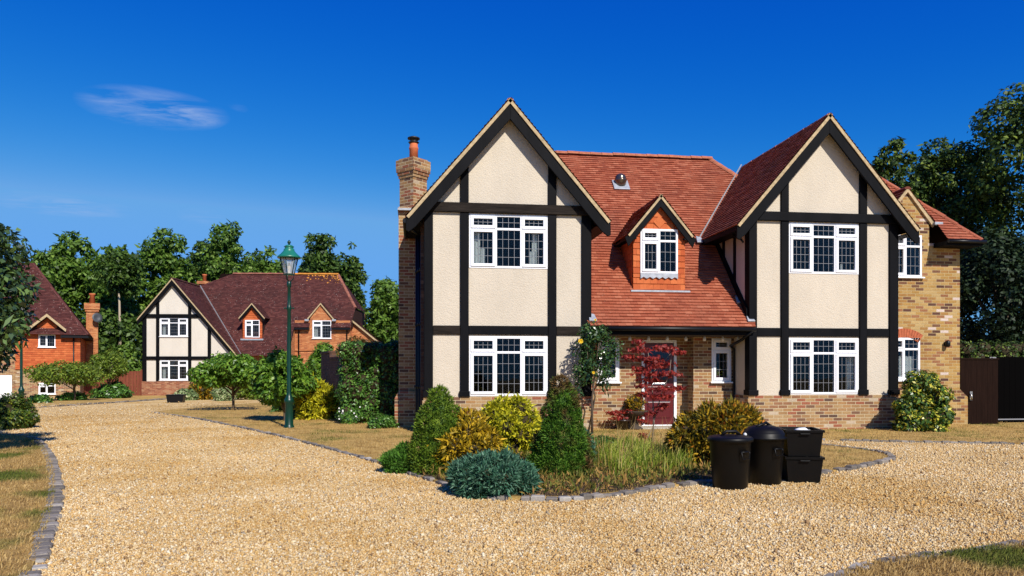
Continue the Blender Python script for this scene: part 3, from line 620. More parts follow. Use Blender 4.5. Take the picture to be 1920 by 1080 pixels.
# right wing
VY = 17.1; wz = 4.58; wm = 1.15
wg = MB(); ww1 = (11.66, 12.54, 3.71, 4.75); ww2 = (11.62, 12.49, 1.15, 2.20)
wall_open(wg, 11.3, 11.66, 0, 4.56, VY, []); wall_open(wg, 11.66, 12.74, 0, 4.80, VY, [ww1, ww2]); wall_open(wg, 12.74, 13.58, 0, 4.56, VY, []); gx, gapx = 12.13, 5.86
wg.poly([(11.50, VY, 4.80), (12.74, VY, 4.80), (12.74, VY, gapx - 0.61 * 1.2), (gx, VY, gapx), (11.50, VY, gapx - 0.61 * 1.2)])
wg.poly([(12.74, VY, 4.56), (12.74, VY + 0.6, 4.56), (12.74, VY + 0.6, 5.3), (12.74, VY, gapx - 0.73)])
wg.poly([(13.58, VY, 0), (13.58, 21, 0), (13.58, 21, 4.56), (13.58, VY, 4.56)])
wg.box(13.585, 13.80, VY + 0.002, VY + 0.4, -0.1, 0.72); wg.prism([(13.585, VY + 0.002, 0.721), (13.80, VY + 0.002, 0.721), (13.585, VY + 0.002, 0.92)], (0, 0.4, 0))
wg.build('wing_wall', M['brick_yellow'], H)
window(H, *ww1, VY, 'of', sill=True, depth=0.9); window(H, *ww2, VY, 'of', [(11.7, 12.45, 1.1, 1.75)], sill=True, depth=0.9)
ab = MB(); n = 14
for i in range(n):
    a0, a1 = math.pi * (0.30 + 0.40 * i / n), math.pi * (0.30 + 0.40 * (i + 0.9) / n); c0 = (12.055, VY - 0.012, 1.55)
    pt = lambda r, a: (c0[0] + r * math.cos(a), c0[1], c0[2] + r * math.sin(a) * 1.0)
    ab.prism([pt(0.66, a0), pt(0.66, a1), pt(0.88, a1), pt(0.88, a0)], (0, 0.05, 0))
ab.build('brick_arch', simple('arch_brick', (0.40, 0.11, 0.05), 0.85, 0.2, 0, 0.3, 12), H)
wr = MB()
tiles(wr, [(12.86, 16.6, wz), (13.8, 16.6, wz), (13.2, 17.2, wz + 0.6 * wm), (12.86, 17.2, wz + 0.6 * wm)], rng)
tiles(wr, [(10.4, 17.2, wz + 0.6 * wm), (13.2, 17.2, wz + 0.6 * wm), (11.55, 18.85, wz + 2.25 * wm), (10.4, 18.85, wz + 2.25 * wm)], rng)
tiles(wr, [(13.8, 16.6, wz), (13.8, 21.1, wz), (11.55, 18.85, wz + 2.25 * wm)], rng)
wr.poly([(10, 18.86, wz + 2.25 * wm), (11.55, 18.86, wz + 2.25 * wm), (13.8, 21.1, wz), (10, 21.1, wz)], 1)
ridge_run(wr, (13.8, 16.6, wz + 0.02), (11.55, 18.85, wz + 2.25 * wm + 0.02), 0.09, 0, rng=rng)
WR = wr.build('wing_roof', [M['tile_red'], M['underroof']], H)
gr_ = MB()
for s in (-1, 1): tiles(gr_, [(gx + s * 0.70, VY - 0.06, gapx + 0.06 - 0.84), (gx + s * 0.70, 17.5, gapx + 0.06 - 0.84), (gx, 18.2, gapx + 0.06), (gx, VY - 0.06, gapx + 0.06)], rng)
ridge_run(gr_, (gx, VY - 0.06, gapx + 0.06), (gx, 17.9, gapx + 0.06), 0.085, 0, rng=rng)
gr_.build('gable_roof', [M['tile_bay'], M['underroof']], WR)
for s in (-1, 1):
    MB().prism([(gx, VY - 0.055, gapx + 0.06), (gx + s * 0.72, VY - 0.055, gapx - 0.80), (gx + s * 0.69, VY - 0.055, gapx - 0.90), (gx, VY - 0.055, gapx - 0.05)], (0, 0.055, 0)).build('verge', M['mortar'], WR)
MB().box(12.8, 13.02, VY - 0.14, VY - 0.02, 5.0, 5.07).build('flashing', M['lead'], WR, 0.01)
MB().box(12.86, 13.82, 16.62, VY - 0.002, wz - 0.14, wz - 0.03).build('soffit', M['timber'], WR)
gt = MB(); gt.tube([(12.86, 16.57, wz - 0.05), (13.86, 16.57, wz - 0.05)], 0.045, 8); gt.build('gutter', M['black_plastic'], WR)
sl_ = MB(); sl_.box(13.14, 13.22, VY - 0.05, VY, 2.0, 2.1); sl_.lathe([(0.03, 0), (0.06, 0.03), (0.06, 0.14), (0.02, 0.17)], (13.18, VY - 0.09, 1.97), 12); sl_.build('security_light', M['black_plastic'], H)
# unseen core box added inside the house so that no light leaks through
MB().box(0.4, 13.4, 19.2, 20.8, 0, 4.4).build('light_block_core', M['room'], H)

# ================================================================== FAR HOUSE (gable, dormer, orange brick end)
r2 = (-16.54, 48.57, -0.29)
B = empty('tudor_house', r2, 'distant house with one timbered gable, plum tiled roof and orange brick end', 'house', rz=R(-5.05), local=True)
m2, ap2, gx2 = 1.2, 7.26, 1.83
def m2z(y): return 2.5 + 1.2 * (y - 0.3)
rp = MB(); o2 = [(1.03, 2.73, 3.68, 4.83), (1.03, 2.73, 0.99, 2.23)]
wall_open(rp, 0, 2.8, 0.9, 4.95, 0, o2); rp.poly([(2.8, 0, 0.9), (5.6, 0, 0.9), (5.6, 0, 2.55), (3.62, 0, 4.95), (2.8, 0, 4.95)])
rp.poly([(0, 0, 4.95), (3.62, 0, 4.95), (gx2, 0, ap2 - 0.15), (0, 0, 4.951)])
rp.poly([(0, 0, 0.9), (0, 0, 4.9), (0, 8, 4.9), (0, 8, 0.9)]); rp.build('rendered_wall', M['render_pale'], B)
MB().box(-0.05, 5.65, -0.06, 8, -0.3, 0.92).build('brick_plinth', M['brick_red'], B)
for a, b, z0, z1 in ((-0.01, 0.23, 0.92, 4.83), (0.81, 1.0, 0.92, 4.83), (2.75, 2.94, 0.92, 4.83), (3.94, 4.14, 0.92, 4.45), (0.81, 1.0, 5.07, 5.9), (2.75, 2.94, 5.07, 5.9)):
    zt = min(z1, ap2 - 0.2 - m2 * max(abs(a - gx2), abs(b - gx2)) + 0.15) if b > 3 or z0 > 5 else z1
    MB().box(a, b, -0.05, 0.02, z0, zt).build('timber_post', M['timber'], B)
for a, b, z0, z1 in ((-0.05, 3.6, 4.832, 5.065), (0.0, 5.55, 2.25, 2.46)):
    MB().box(a, b, -0.065, 0.0, z0, z1).build('timber_beam', M['timber'], B)
for o in o2: window(B, *o, 0, 'ofo', [(o[0] + 0.1, o[0] + 0.3, o[2], o[3] - 0.3)], sill=True, depth=0.9)
# gable roof, longer on its right side
gr2 = MB(); zl = ap2 - m2 * 2.1; zr = 2.5
tiles(gr2, [(gx2 - 2.1, -0.2, zl), (gx2 - 2.1, 4.6, zl), (gx2, 4.6, ap2), (gx2, -0.2, ap2)], rng, 0.115, 0.18)
tiles(gr2, [(gx2 + 3.97, -0.2, zr), (gx2 + 3.97, 0.35, zr), (gx2, 4.3, ap2), (gx2, -0.2, ap2)], rng, 0.115, 0.18)
ridge_run(gr2, (gx2, -0.2, ap2 + 0.02), (gx2, 4.2, ap2 + 0.02), 0.11, rng=rng)
G2 = gr2.build('gable_roof', [M['tile_dark'], M['underroof']], B)
for s, hw_ in ((-1, 2.1), (1, 3.97)):
    MB().prism([(gx2, -0.22, ap2), (gx2 + s * hw_, -0.22, ap2 - m2 * hw_), (gx2 + s * hw_, -0.22, ap2 - m2 * hw_ - 0.1), (gx2, -0.22, ap2 - 0.1)], (0, 0.1, 0)).build('verge', M['mortar'], G2)
    MB().prism([(gx2, -0.19, ap2 - 0.1), (gx2 + s * hw_, -0.19, ap2 - 0.1 - m2 * hw_), (gx2 + s * (hw_ - 0.02), -0.19, ap2 - 0.42 - m2 * (hw_ - 0.05)), (gx2, -0.19, ap2 - 0.45)], (0, 0.05, 0)).build('barge_board', M['timber'], G2)
    MB().box(gx2 + s * (hw_ - 0.3), gx2 + s * hw_, -0.14, 0.3 if s > 0 else 4, ap2 - m2 * hw_ - 0.1, ap2 - m2 * hw_ - 0.05).build('soffit', M['timber'], G2)
v0, v1 = Vector((5.80, 0.36, 2.52)), Vector((1.85, 4.27, 7.26)); vv = MB(); of = Vector((0.10, -0.05, 0.06)); vv.poly([v0, v0 + of, v1 + of, v1]); vv.build('lead_valley', M['lead'], G2)
# main roof
RX0, RX1, RY, RZ = 3.85, 11.0, 5.05, m2z(5.05)
mr = MB(); T = lambda p: tiles(mr, p, rng, 0.115, 0.18)
T([(5.75, 0.3, 2.5), (8.75, 0.3, 2.5), (8.75, 1.85, m2z(1.85)), (4.2, 1.85, m2z(1.85))])
T([(4.2, 1.85, m2z(1.85)), (9.72, 1.85, m2z(1.85)), (9.72, 2.36, m2z(2.36)), (3.68, 2.36, m2z(2.36))])
T([(11.1, 1.85, m2z(1.85)), (12.35, 1.85, m2z(1.85)), (12.41, 2.36, m2z(2.36)), (11.1, 2.36, m2z(2.36))])
T([(3.68, 2.36, m2z(2.36)), (12.41, 2.36, m2z(2.36)), (12.5, 3.0, m2z(3.0)), (RX1, RY, RZ), (RX0, RY, RZ), (1.8, 4.25, m2z(4.25))])
T([(RX0, RY, RZ), (1.6, 3.0, RZ - 2.3 * 1.1), (1.6, 7.2, RZ - 2.3 * 1.1)])
T([(12.5, 3.0, m2z(3.0)), (12.5, 7.1, m2z(3.0)), (RX1, RY, RZ)])
mr.poly([(3, RY + 0.01, RZ), (RX1, RY + 0.01, RZ), (12.4, 8.5, 4), (0, 8.5, 4)], 1); mr.poly([(12.40, 1.9, m2z(1.85)), (12.45, 3.0, m2z(3) - 0.02), (12.45, 7.1, m2z(3) - 0.02), (12.40, 8.4, m2z(1.85))], 1)
R2 = mr.build('main_roof', [M['tile_dark'], M['underroof']], B)
rr = MB(); ridge_run(rr, (RX0, RY, RZ + 0.03), (7.6, RY, RZ + 0.03), 0.13, rng=rng); ridge_run(rr, (12.5, 3.0, m2z(3) + 0.02), (RX1, RY, RZ), 0.11, rng=rng); rr.build('ridge_tiles', M['ridge_dark'], R2)
rr = MB(); ridge_run(rr, (7.6, RY, RZ + 0.03), (RX1, RY, RZ + 0.03), 0.13, rng=rng); rr.build('ridge_tiles', M['ridge_lichen'], R2)
lich = MB(); lr = random.Random(3)
for k in range(120):
    t = lr.random() ** 2.2 * 1.1; u = 11.1 - lr.random() ** 1.6 * 2.2; yy = RY - t * 0.55
    if u > RX1 + (RY - yy) * 0.7 - 0.05: continue
    s_ = lr.uniform(0.02, 0.065); c = Vector((u, yy, m2z(yy) + 0.045)); nv_ = Vector((0, -1.2, 1)).normalized() * 0.006
    lich.prism([c + Vector((s_ * math.cos(a) * lr.uniform(.6, 1.2), s_ * 0.64 * math.sin(a), s_ * 0.77 * math.sin(a))) for a in [i * 1.047 for i in range(6)]], nv_)
lich.build('lichen_patches', M['ridge_lichen'], R2)
# right end in orange brick
ob = MB(); wq = (9.87, 11.08, 3.66, 4.83)
wall_open(ob, 8.74, 12.3, -0.3, 4.84, 2.1, [wq]); ob.poly([(9.72, 2.098, 4.5), (11.18, 2.098, 4.5), (11.18, 2.098, 4.95), (10.41, 2.098, 5.86), (9.72, 2.098, 4.95)][::1] if False else [(9.72, 2.098, 4.84), (11.18, 2.098, 4.84), (11.18, 2.098, 4.95), (10.41, 2.098, 5.86), (9.72, 2.098, 4.95)])
ob.poly([(12.3, 2.1, -0.3), (12.3, 8.4, -0.3), (12.3, 8.4, 5.7), (12.3, 3.2, 5.75), (12.3, 2.1, 4.6)]); ob.poly([(8.74, 0.3, -0.3), (8.74, 0.3, 2.4), (8.74, 2.1, 4.4), (8.74, 2.1, -0.3)])
ob.box(8.74, 12.32, 2.03, 2.099, 2.86, 2.93); ob.poly([(9.72, 2.1, 4.5), (9.72, 2.098, 4.95), (9.72, 3.0, 4.95)]); ob.poly([(11.18, 2.098, 4.4), (11.18, 3.0, 4.9), (11.18, 2.098, 4.95)])
ob.box(12.301, 14.25, 2.6, 7, -0.3, 3.3); ob.prism([(12.301, 2.6, 3.301), (14.25, 2.6, 3.301), (12.301, 2.6, 4.8)], (0, 4.3, 0))
ob.build('brick_wall', M['brick_orange'], B)
bw = MB(); bw.poly([(5.6, 0.7, -0.3), (8.74, 0.7, -0.3), (8.74, 0.7, 2.6), (5.6, 0.7, 2.6)]); bw.build('porch_wall', M['brick_orange'], B)
window(B, *wq, 2.1, 'of', [(9.95, 10.2, 3.7, 4.5)], sill=True, depth=0.9)
dg = MB()
for s in (-1, 1): T2 = tiles(dg, [(10.41 + s * 0.84, 2.0, 5.95 - 1.0), (10.41 + s * 0.84, m2z(0) and 0.3 + (4.95 - 2.5) / 1.2, 4.95), (10.41, 0.3 + (5.95 - 2.5) / 1.2 + 0.05, 5.95), (10.41, 2.0, 5.95)], rng, 0.115, 0.18)
DG = dg.build('gable_roof', [M['tile_dark'], M['underroof']], B)
for s in (-1, 1):
    MB().prism([(10.41, 1.98, 5.97), (10.41 + s * 0.86, 1.98, 4.94), (10.41 + s * 0.84, 1.98, 4.84), (10.41, 1.98, 5.86)], (0, 0.1, 0)).build('verge', M['mortar'], DG)
    MB().box(10.41 + s * 0.75, 10.41 + s * 1.0, 1.9, 2.05, 4.78, 4.90).build('flashing', M['lead'], DG)
for a, b in ((8.74, 9.7), (11.2, 12.35)): MB().box(a, b, 1.82, 2.09, m2z(1.85) - 0.14, m2z(1.85) - 0.02).build('gutter', M['black_plastic'], R2)
for x in (9.0, 12.1):
    d = MB(); d.tube([(x, 1.95, 4.3), (x, 2.04, 4.1), (x, 2.04, 0)], 0.045, 6); d.build('downpipe', M['black_plastic'], B)
ln = MB(); tiles(ln, [(14.55, 2.4, 3.10), (14.55, 7.2, 3.10), (12.301, 7.2, 4.95), (12.301, 2.4, 4.95)], rng, 0.115, 0.18); LN = ln.build('lean_to_roof', [M['tile_dark'], M['underroof']], B)
MB().prism([(12.31, 2.38, 4.95), (14.55, 2.38, 3.10), (14.52, 2.38, 3.0), (12.31, 2.38, 4.82)], (0, 0.1, 0)).build('verge', M['mortar'], LN)
MB().prism([(12.302, 2.6, 4.98), (12.302, 7.2, 4.98), (12.302, 7.2, 5.1), (12.302, 2.6, 5.1)], (0.05, 0, 0)).build('flashing', M['lead'], LN)
# dormer
dy = 1.22; dc, dw, dap2 = 6.30, 0.61, 5.84; wd = (5.83, 6.75, 3.68, 4.79)
dv = MB(); D2 = lambda p: tiles(dv, [(x, dy, z) for x, z in p], rng, 0.15, 0.18, 0.02)
D2([(dc - dw, 3.55), (dc + dw, 3.55), (dc + dw, wd[2]), (dc - dw, wd[2])]); D2([(dc - dw, wd[2]), (wd[0], wd[2]), (wd[0], wd[3]), (dc - dw, wd[3])]); D2([(wd[1], wd[2]), (dc + dw, wd[2]), (dc + dw, wd[3]), (wd[1], wd[3])])
D2([(dc - dw, wd[3]), (dc + dw, wd[3]), (dc + dw, 5.0), (dc, dap2 - 0.12), (dc - dw, 5.0)])
for x in (dc - dw, dc + dw): tiles(dv, [(x, dy, 3.6), (x, dy, 5.0), (x, 2.38, 5.0)], rng, 0.15, 0.18, 0.015)
DV = dv.build('dormer', [M['tile_hung'], M['underroof']], B)
dr2 = MB()
for s in (-1, 1):
    tiles(dr2, [(dc + s * 0.8, dy - 0.2, dap2 - 0.92), (dc + s * 0.8, 0.3 + (dap2 - 0.92 - 2.5) / 1.2, dap2 - 0.92), (dc, 0.3 + (dap2 - 2.5) / 1.2, dap2), (dc, dy - 0.2, dap2)], rng, 0.115, 0.18)
dr2.build('dormer_roof', [M['tile_dark'], M['underroof']], DV)
for s in (-1, 1):
    MB().prism([(dc, dy - 0.22, dap2 + 0.02), (dc + s * 0.82, dy - 0.22, dap2 - 0.93), (dc + s * 0.8, dy - 0.22, dap2 - 1.0), (dc, dy - 0.22, dap2 - 0.07)], (0, 0.08, 0)).build('verge', M['mortar'], DV)
    MB().prism([(dc, dy - 0.2, dap2 - 0.07), (dc + s * 0.82, dy - 0.2, dap2 - 1.0), (dc + s * 0.75, dy - 0.2, dap2 - 1.17), (dc, dy - 0.2, dap2 - 0.26)], (0, 0.05, 0)).build('barge_board', M['timber'], DV)
window(B, *wd, dy - 0.02, 'of', sill=False, depth=0.4, mg=0.06)
MB().box(dc - dw - 0.1, dc + dw + 0.1, dy - 0.16, dy - 0.01, 3.50, 3.60).build('lead_apron', M['lead'], DV)
c2 = MB(); c2.box(1.3, 1.9, 5.6, 6.2, 6.0, 7.55); c2.box(1.22, 1.98, 5.5, 6.3, 7.551, 7.75); C2 = c2.build('chimney', M['brick_orange'], B)
MB().lathe([(0.13, 0), (0.13, 0.4), (0.16, 0.42), (0.16, 0.5)], (1.6, 5.9, 7.75), 12).build('chimney_pot', M['terracotta'], C2)
MB().box(0.3, 12.2, 3.6, 8, -0.3, 4.0).build('light_block_core', M['room'], B)  # unseen box added inside to stop light leaking through

# ================================================================== LEFT HOUSE (tile hung, partly behind the tree)
r1 = (-18.30, 44.07, -0.24)
A = empty('tile_hung_house', r1, 'distant house with orange tile hung upper wall, half hidden by the left edge tree', 'house', rz=R(19), local=True)
wu, wl2 = (-1.95, -1.16, 2.82, 3.73), (-1.95, -1.16, 0.27, 0.88)
bw = MB(); wall_open(bw, -3.0, 0, -0.3, 1.66, 0, [wl2]); bw.poly([(0, 0, -0.3), (0, 7, -0.3), (0, 7, 1.66), (0, 0, 1.66)]); bw.box(-5.4, -3.0, 0.4, 1.0, -0.3, 3.4); bw.build('brick_wall', M['brick'], A)
th = MB(); D1 = lambda p: tiles(th, [(x, -0.05, z) for x, z in p], rng, 0.115, 0.18, 0.02)
D1([(-3.0, 1.62), (0.02, 1.62), (0.02, 2.82), (-3.0, 2.82)]); D1([(-3, 2.82), (-1.95, 2.82), (-1.95, 3.6), (-3, 3.6)]); D1([(-1.16, 2.82), (0.02, 2.82), (0.02, 3.6), (-1.16, 3.6)])
D1([(-2.0, 3.73), (-1.1, 3.73), (-1.1, 4.0), (-1.53, 4.42), (-2.0, 4.0)]); D1([(-2.15, 3.6), (-1.95, 3.6), (-1.95, 3.95), (-2.15, 3.85)]); D1([(-1.16, 3.6), (-0.95, 3.6), (-0.95, 3.8), (-1.16, 3.95)])
tiles(th, [(0.02, -0.05, 1.62), (0.02, 7, 1.62), (0.02, 7, 3.6), (0.02, -0.05, 3.6)], rng, 0.115, 0.18, 0.02)
th.build('tile_hung_wall', [M['tile_hung'], M['underroof']], A)
window(A, *wu, -0.06, 'of', sill=True, depth=0.5, mg=0.2); window(A, *wl2, 0, 'of', sill=True, depth=0.5, lattice=False)
rf = MB(); rm_ = 1.22
tiles(rf, [(-5.6, -0.35, 3.5), (0.42, -0.35, 3.5), (-2.5, 3.1, 3.5 + 3.45 * rm_), (-5.6, 3.1, 3.5 + 3.45 * rm_)], rng, 0.115, 0.18)
tiles(rf, [(0.42, -0.35, 3.5), (0.42, 6.6, 3.5), (-2.5, 3.1, 3.5 + 3.45 * rm_)], rng, 0.115, 0.18)
rf.poly([(-5.6, 3.11, 3.5 + 3.45 * rm_), (-2.5, 3.11, 3.5 + 3.45 * rm_), (0.42, 6.6, 3.5), (-5.6, 6.6, 3.5)], 1); ridge_run(rf, (0.42, -0.35, 3.52), (-2.5, 3.1, 3.5 + 3.45 * rm_ + 0.02), 0.1, rng=rng)
RA = rf.build('main_roof', [M['tile_dark'], M['underroof']], A)
gr1 = MB()
for s in (-1, 1): tiles(gr1, [(-1.53 + s * 0.86, -0.4, 3.80), (-1.53 + s * 0.86, 0.1, 3.80), (-1.53, 0.6, 4.58), (-1.53, -0.4, 4.58)], rng, 0.115, 0.18)
GA = gr1.build('gable_roof', [M['tile_dark'], M['underroof']], A)
for s in (-1, 1): MB().prism([(-1.53, -0.42, 4.62), (-1.53 + s * 0.9, -0.42, 3.80), (-1.53 + s * 0.88, -0.42, 3.66), (-1.53, -0.42, 4.46)], (0, 0.1, 0)).build('verge', M['mortar'], GA)
MB().box(-0.9, 0.42, -0.36, 0.0, 3.34, 3.47).build('gutter', M['black_plastic'], RA); MB().box(0.03, 0.43, 0.0, 6.5, 3.34, 3.47).build('soffit', M['timber'], RA)
d = MB(); d.tube([(-0.3, -0.1, 3.4), (-0.3, -0.1, 0)], 0.04, 6); d.build('downpipe', M['black_plastic'], A)
c1 = MB(); c1.box(0.05, 0.68, 4.3, 5.0, 0, 5.1); c1.box(0.0, 0.73, 4.24, 5.06, 5.101, 5.25); c1.box(-0.05, 0.78, 4.2, 5.1, 5.251, 5.62); C1 = c1.build('chimney', M['brick_orange'], A)
MB().lathe([(0.16, 0), (0.14, 0.5), (0.17, 0.52), (0.17, 0.62)], (0.36, 4.65, 5.62), 12).build('chimney_pot', M['terracotta'], C1)
ds = MB(); ds.lathe([(0.02, 0.0), (0.16, 0.03), (0.30, 0.09), (0.30, 0.10), (0.15, 0.045), (0.01, 0.015)], (0, 0, 0), 18)
o = ds.build('satellite_dish', simple('dish_grey', (0.05, 0.055, 0.06), 0.5), C1); o.location = (0.62, 4.1, 4.72); o.rotation_euler = (R(80), 0, R(25))
MB().box(-4.5, -3.2, 0.33, 0.4, -0.25, 1.3).build('garage_door', M['upvc'], A)
MB().box(-5.2, -0.1, 2.0, 6.5, -0.3, 3.3).build('light_block_core', M['room'], A)  # unseen box added inside, blocks light leaks

# ================================================================== BOUNDARY FENCE, GARDEN WALL, GATES
fm = simple('red_brown_fence', (0.17, 0.048, 0.028), 0.85, 0.15, 0, 0.35, 5, 0.4, 30, 0.006, (4, 4, 0.4))
fa, fb = Vector((-18.6, 47.2, -0.27)), Vector((-16.9, 49.2, -0.3))
def fence(pts, hs_, label, n_per):
    F = empty('panel_fence', (pts[0][0], pts[0][1], gz(*pts[0])), label, 'fence')
    for k in range(len(pts) - 1):
        a, b = Vector((*pts[k], 0)), Vector((*pts[k + 1], 0)); d = b - a; L = d.length; t = d / L; nrm = Vector((t.y, -t.x, 0)); h0, h1 = hs_[k], hs_[k + 1]; nb = int(L / 0.14)
        m = MB()
        for i in range(nb):
            u0, u1 = L * i / nb, L * (i + 0.93) / nb; h = h0 + (h1 - h0) * (i + 0.5) / nb; p, q = a + t * u0, a + t * u1; z = gz(p.x, p.y)
            of = nrm * (0.012 if i % 2 else 0)
            m.prism([(p + of).to_tuple()[:2] + (z,), (q + of).to_tuple()[:2] + (z,), (q + of).to_tuple()[:2] + (z + h,), (p + of).to_tuple()[:2] + (z + h,)], nrm * 0.02)
        m.build('fence_panel', fm, F)
        for e, hh in ((a, h0),) + (((b, h1),) if k == len(pts) - 2 else ()):
            z = gz(e.x, e.y); MB().box(e.x - 0.06, e.x + 0.06, e.y - 0.09, e.y + 0.03, z, z + hh + 0.08).build('fence_post', fm, F)
    return F
fence([(-19.35, 47.1), (-18.75, 47.9), (-18.1, 48.35), (-16.65, 48.75)], [0.95, 1.15, 1.5, 1.55], 'red brown board fence climbing between the two distant houses', 8)
gw = MB()
wpts = [G(600, 765), G(622, 775), G(648, 796)]
wp = [(-3.3, 27.5, 1.95), (-2.75, 25.2, 1.85), (-2.2, 22.9, 1.72), (-1.75, 20.9, 1.45)]
for i in range(3):
    a, b = wp[i], wp[i + 1]; h = a[2] if i < 3 else b[2]
    gw.prism([(a[0], a[1], -0.1), (b[0], b[1], -0.1), (b[0], b[1], a[2] - 0.12 * i), (a[0], a[1], a[2] - 0.12 * i)], (0.22, 0.06, 0))
    gw.prism([(a[0] - 0.03, a[1], a[2] - 0.12 * i + 0.002), (b[0] - 0.03, b[1] - 0.02, a[2] - 0.12 * i + 0.002), (b[0] - 0.03, b[1] - 0.02, a[2] - 0.12 * i + 0.07), (a[0] - 0.03, a[1], a[2] - 0.12 * i + 0.07)], (0.28, 0.07, 0))
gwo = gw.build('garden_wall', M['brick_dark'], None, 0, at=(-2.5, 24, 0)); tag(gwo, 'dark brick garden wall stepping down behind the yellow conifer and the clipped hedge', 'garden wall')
gm = simple('dark_brown_gate', (0.013, 0.006, 0.004), 0.8, 0.05, 0, 0.3, 6, 0.3, 40, 0.003, (5, 5, 0.4))
GT = empty('side_gate', (14.2, 17.2, 0), 'tall dark brown boarded side gate with a silver handle beside the yellow brick wall', 'gate')
g_ = MB()
for i in range(7): x = 13.66 + i * 0.15; g_.box(x, x + 0.146, 17.18, 17.22, 0.0, 1.66)
g_.build('gate_boards', gm, GT)
MB().box(13.64, 14.73, 17.165, 17.235, 1.661, 1.70).build('gate_rail', gm, GT)
hd = MB(); hd.tube([(13.92, 17.16, 0.80), (13.90, 17.12, 0.78), (13.92, 17.11, 0.68), (13.95, 17.14, 0.66)], 0.018, 8); hd.box(13.90, 13.97, 17.15, 17.178, 0.64, 0.86); hd.build('handle', simple('steel', (0.6, 0.58, 0.52), 0.3, 0.5, 1.0), GT)
GR = empty('garage_gate', (15.6, 17.6, 0), 'wide near-black wooden double gate at the right edge of the photo', 'gate')
g_ = MB()
for i in range(16): x = 14.76 + i * 0.16; g_.box(x, x + 0.155, 17.6, 17.64, 0.03, 1.74)
g_.build('gate_boards', simple('black_gate', (0.0018, 0.0016, 0.0016), 0.9, 0.02), GR)
hg = MB(); hg.box(14.86, 14.90, 17.585, 17.599, 1.35, 1.72); hg.box(14.82, 15.0, 17.585, 17.599, 1.70, 1.735); hg.box(14.95, 15.9, 17.575, 17.599, 0.1, 0.13); hg.build('iron_fitting', simple('grey_iron', (0.22, 0.22, 0.23), 0.5), GR)

# ================================================================== LAMP POSTS
def lamp_post(loc, label, group):
    L = empty('street_lamp', loc, label, 'street lamp', group); L.scale = (1, 1, 0.968); ORG[L.name] = Vector((0, 0, 0))
    p = MB(); p.lathe([(0.13, 0), (0.13, 0.05), (0.115, 0.07), (0.10, 0.10), (0.095, 0.62), (0.11, 0.65), (0.115, 0.70), (0.10, 0.74), (0.075, 0.78), (0.06, 0.84), (0.05, 0.9), (0.05, 2.2), (0.043, 2.9), (0.055, 2.93), (0.06, 2.97), (0.05, 3.02), (0.04, 3.05), (0.036, 3.48), (0.05, 3.5), (0.055, 3.56), (0.05, 3.62), (0.03, 3.64)], (0, 0, 0), 20); p.build('post', M['green_paint'], L)
    b = MB(); b.tube([(-0.09, 0, 2.97), (0.09, 0, 2.97)], 0.014, 8); b.lathe([(0.0, -0.03), (0.028, 0), (0.0, 0.03)], (-0.1, 0, 2.97), 8); b.lathe([(0.0, -0.03), (0.028, 0), (0.0, 0.03)], (0.1, 0, 2.97), 8); b.build('ladder_bar', M['green_paint'], L)
    f = MB(); z0, z1, r0, r1 = 3.80, 4.20, 0.115, 0.205; N = 6
    for k in range(N):
        a = k * 2 * math.pi / N + 0.3; c, s = math.cos(a), math.sin(a)
        f.tube([(r0 * c, r0 * s, z0), (r1 * c, r1 * s, z1)], 0.012, 6)
    for k in range(0, N, 2):
        a = k * 2 * math.pi / N + 0.3; c, s = math.cos(a), math.sin(a)
        f.tube([(0.03 * c, 0.03 * s, 3.63), (0.10 * c, 0.10 * s, 3.70), (0.11 * c, 0.11 * s, 3.80)], 0.012, 6)
    f.lathe([(r0 + 0.015, z0 - 0.02), (r0 + 0.02, z0 + 0.015)], (0, 0, 0), N, rot=0.3, smooth=False); f.lathe([(r1 - 0.01, z1 - 0.015), (r1 + 0.012, z1 + 0.0), (r1 + 0.012, z1 + 0.015)], (0, 0, 0), N, rot=0.3, smooth=False)
    LN_ = f.build('lantern', M['green_paint'], L)
    g = MB()
    for k in range(N):
        a, b2 = k * 2 * math.pi / N + 0.3, (k + 1) * 2 * math.pi / N + 0.3; i, o_ = r0 - 0.004, r1 - 0.004
        g.poly([(i * math.cos(a), i * math.sin(a), z0), (i * math.cos(b2), i * math.sin(b2), z0), (o_ * math.cos(b2), o_ * math.sin(b2), z1), (o_ * math.cos(a), o_ * math.sin(a), z1)])
    g.build('glass', M['lamp_glass'], LN_)
    MB().lathe([(0.04, 0), (0.04, 0.06), (0.025, 0.07), (0.03, 0.12), (0.045, 0.2), (0.03, 0.27), (0.01, 0.29)], (0, 0, z0), 12).build('bulb', M['bulb'], LN_)
    MB().lathe([(0.27, z1 + 0.0), (0.275, z1 + 0.03), (0.25, z1 + 0.055), (0.20, z1 + 0.10), (0.145, z1 + 0.16), (0.125, z1 + 0.19), (0.125, z1 + 0.22), (0.10, z1 + 0.235), (0.10, z1 + 0.27), (0.12, z1 + 0.285), (0.09, z1 + 0.31), (0.05, z1 + 0.33)], (0, 0, 0), 24).build('lantern_roof', M['green_light'], LN_)
    MB().lathe([(0.015, 0.32), (0.02, 0.35), (0.04, 0.38), (0.04, 0.41), (0.015, 0.44), (0.0, 0.46)], (0, 0, z1), 12).build('finial', M['green_paint'], LN_)
    return L
m, n, l, b = mat('lamp_glass'); b.inputs['Base Color'].default_value = (0.55, 0.57, 0.55, 1); b.inputs['Roughness'].default_value = 0.25; b.inputs['Transmission Weight'].default_value = 0.0
t = nd(n, 'BsdfTransparent'); mx = n.new('ShaderNodeMixShader'); mx.inputs[0].default_value = 0.55; l.new(b.outputs[0], mx.inputs[1]); l.new(t.outputs[0], mx.inputs[2]); l.new(mx.outputs[0], n['Material Output'].inputs[0]); M['lamp_glass'] = m
M['bulb'] = simple('bulb_white', (0.7, 0.62, 0.52), 0.4)
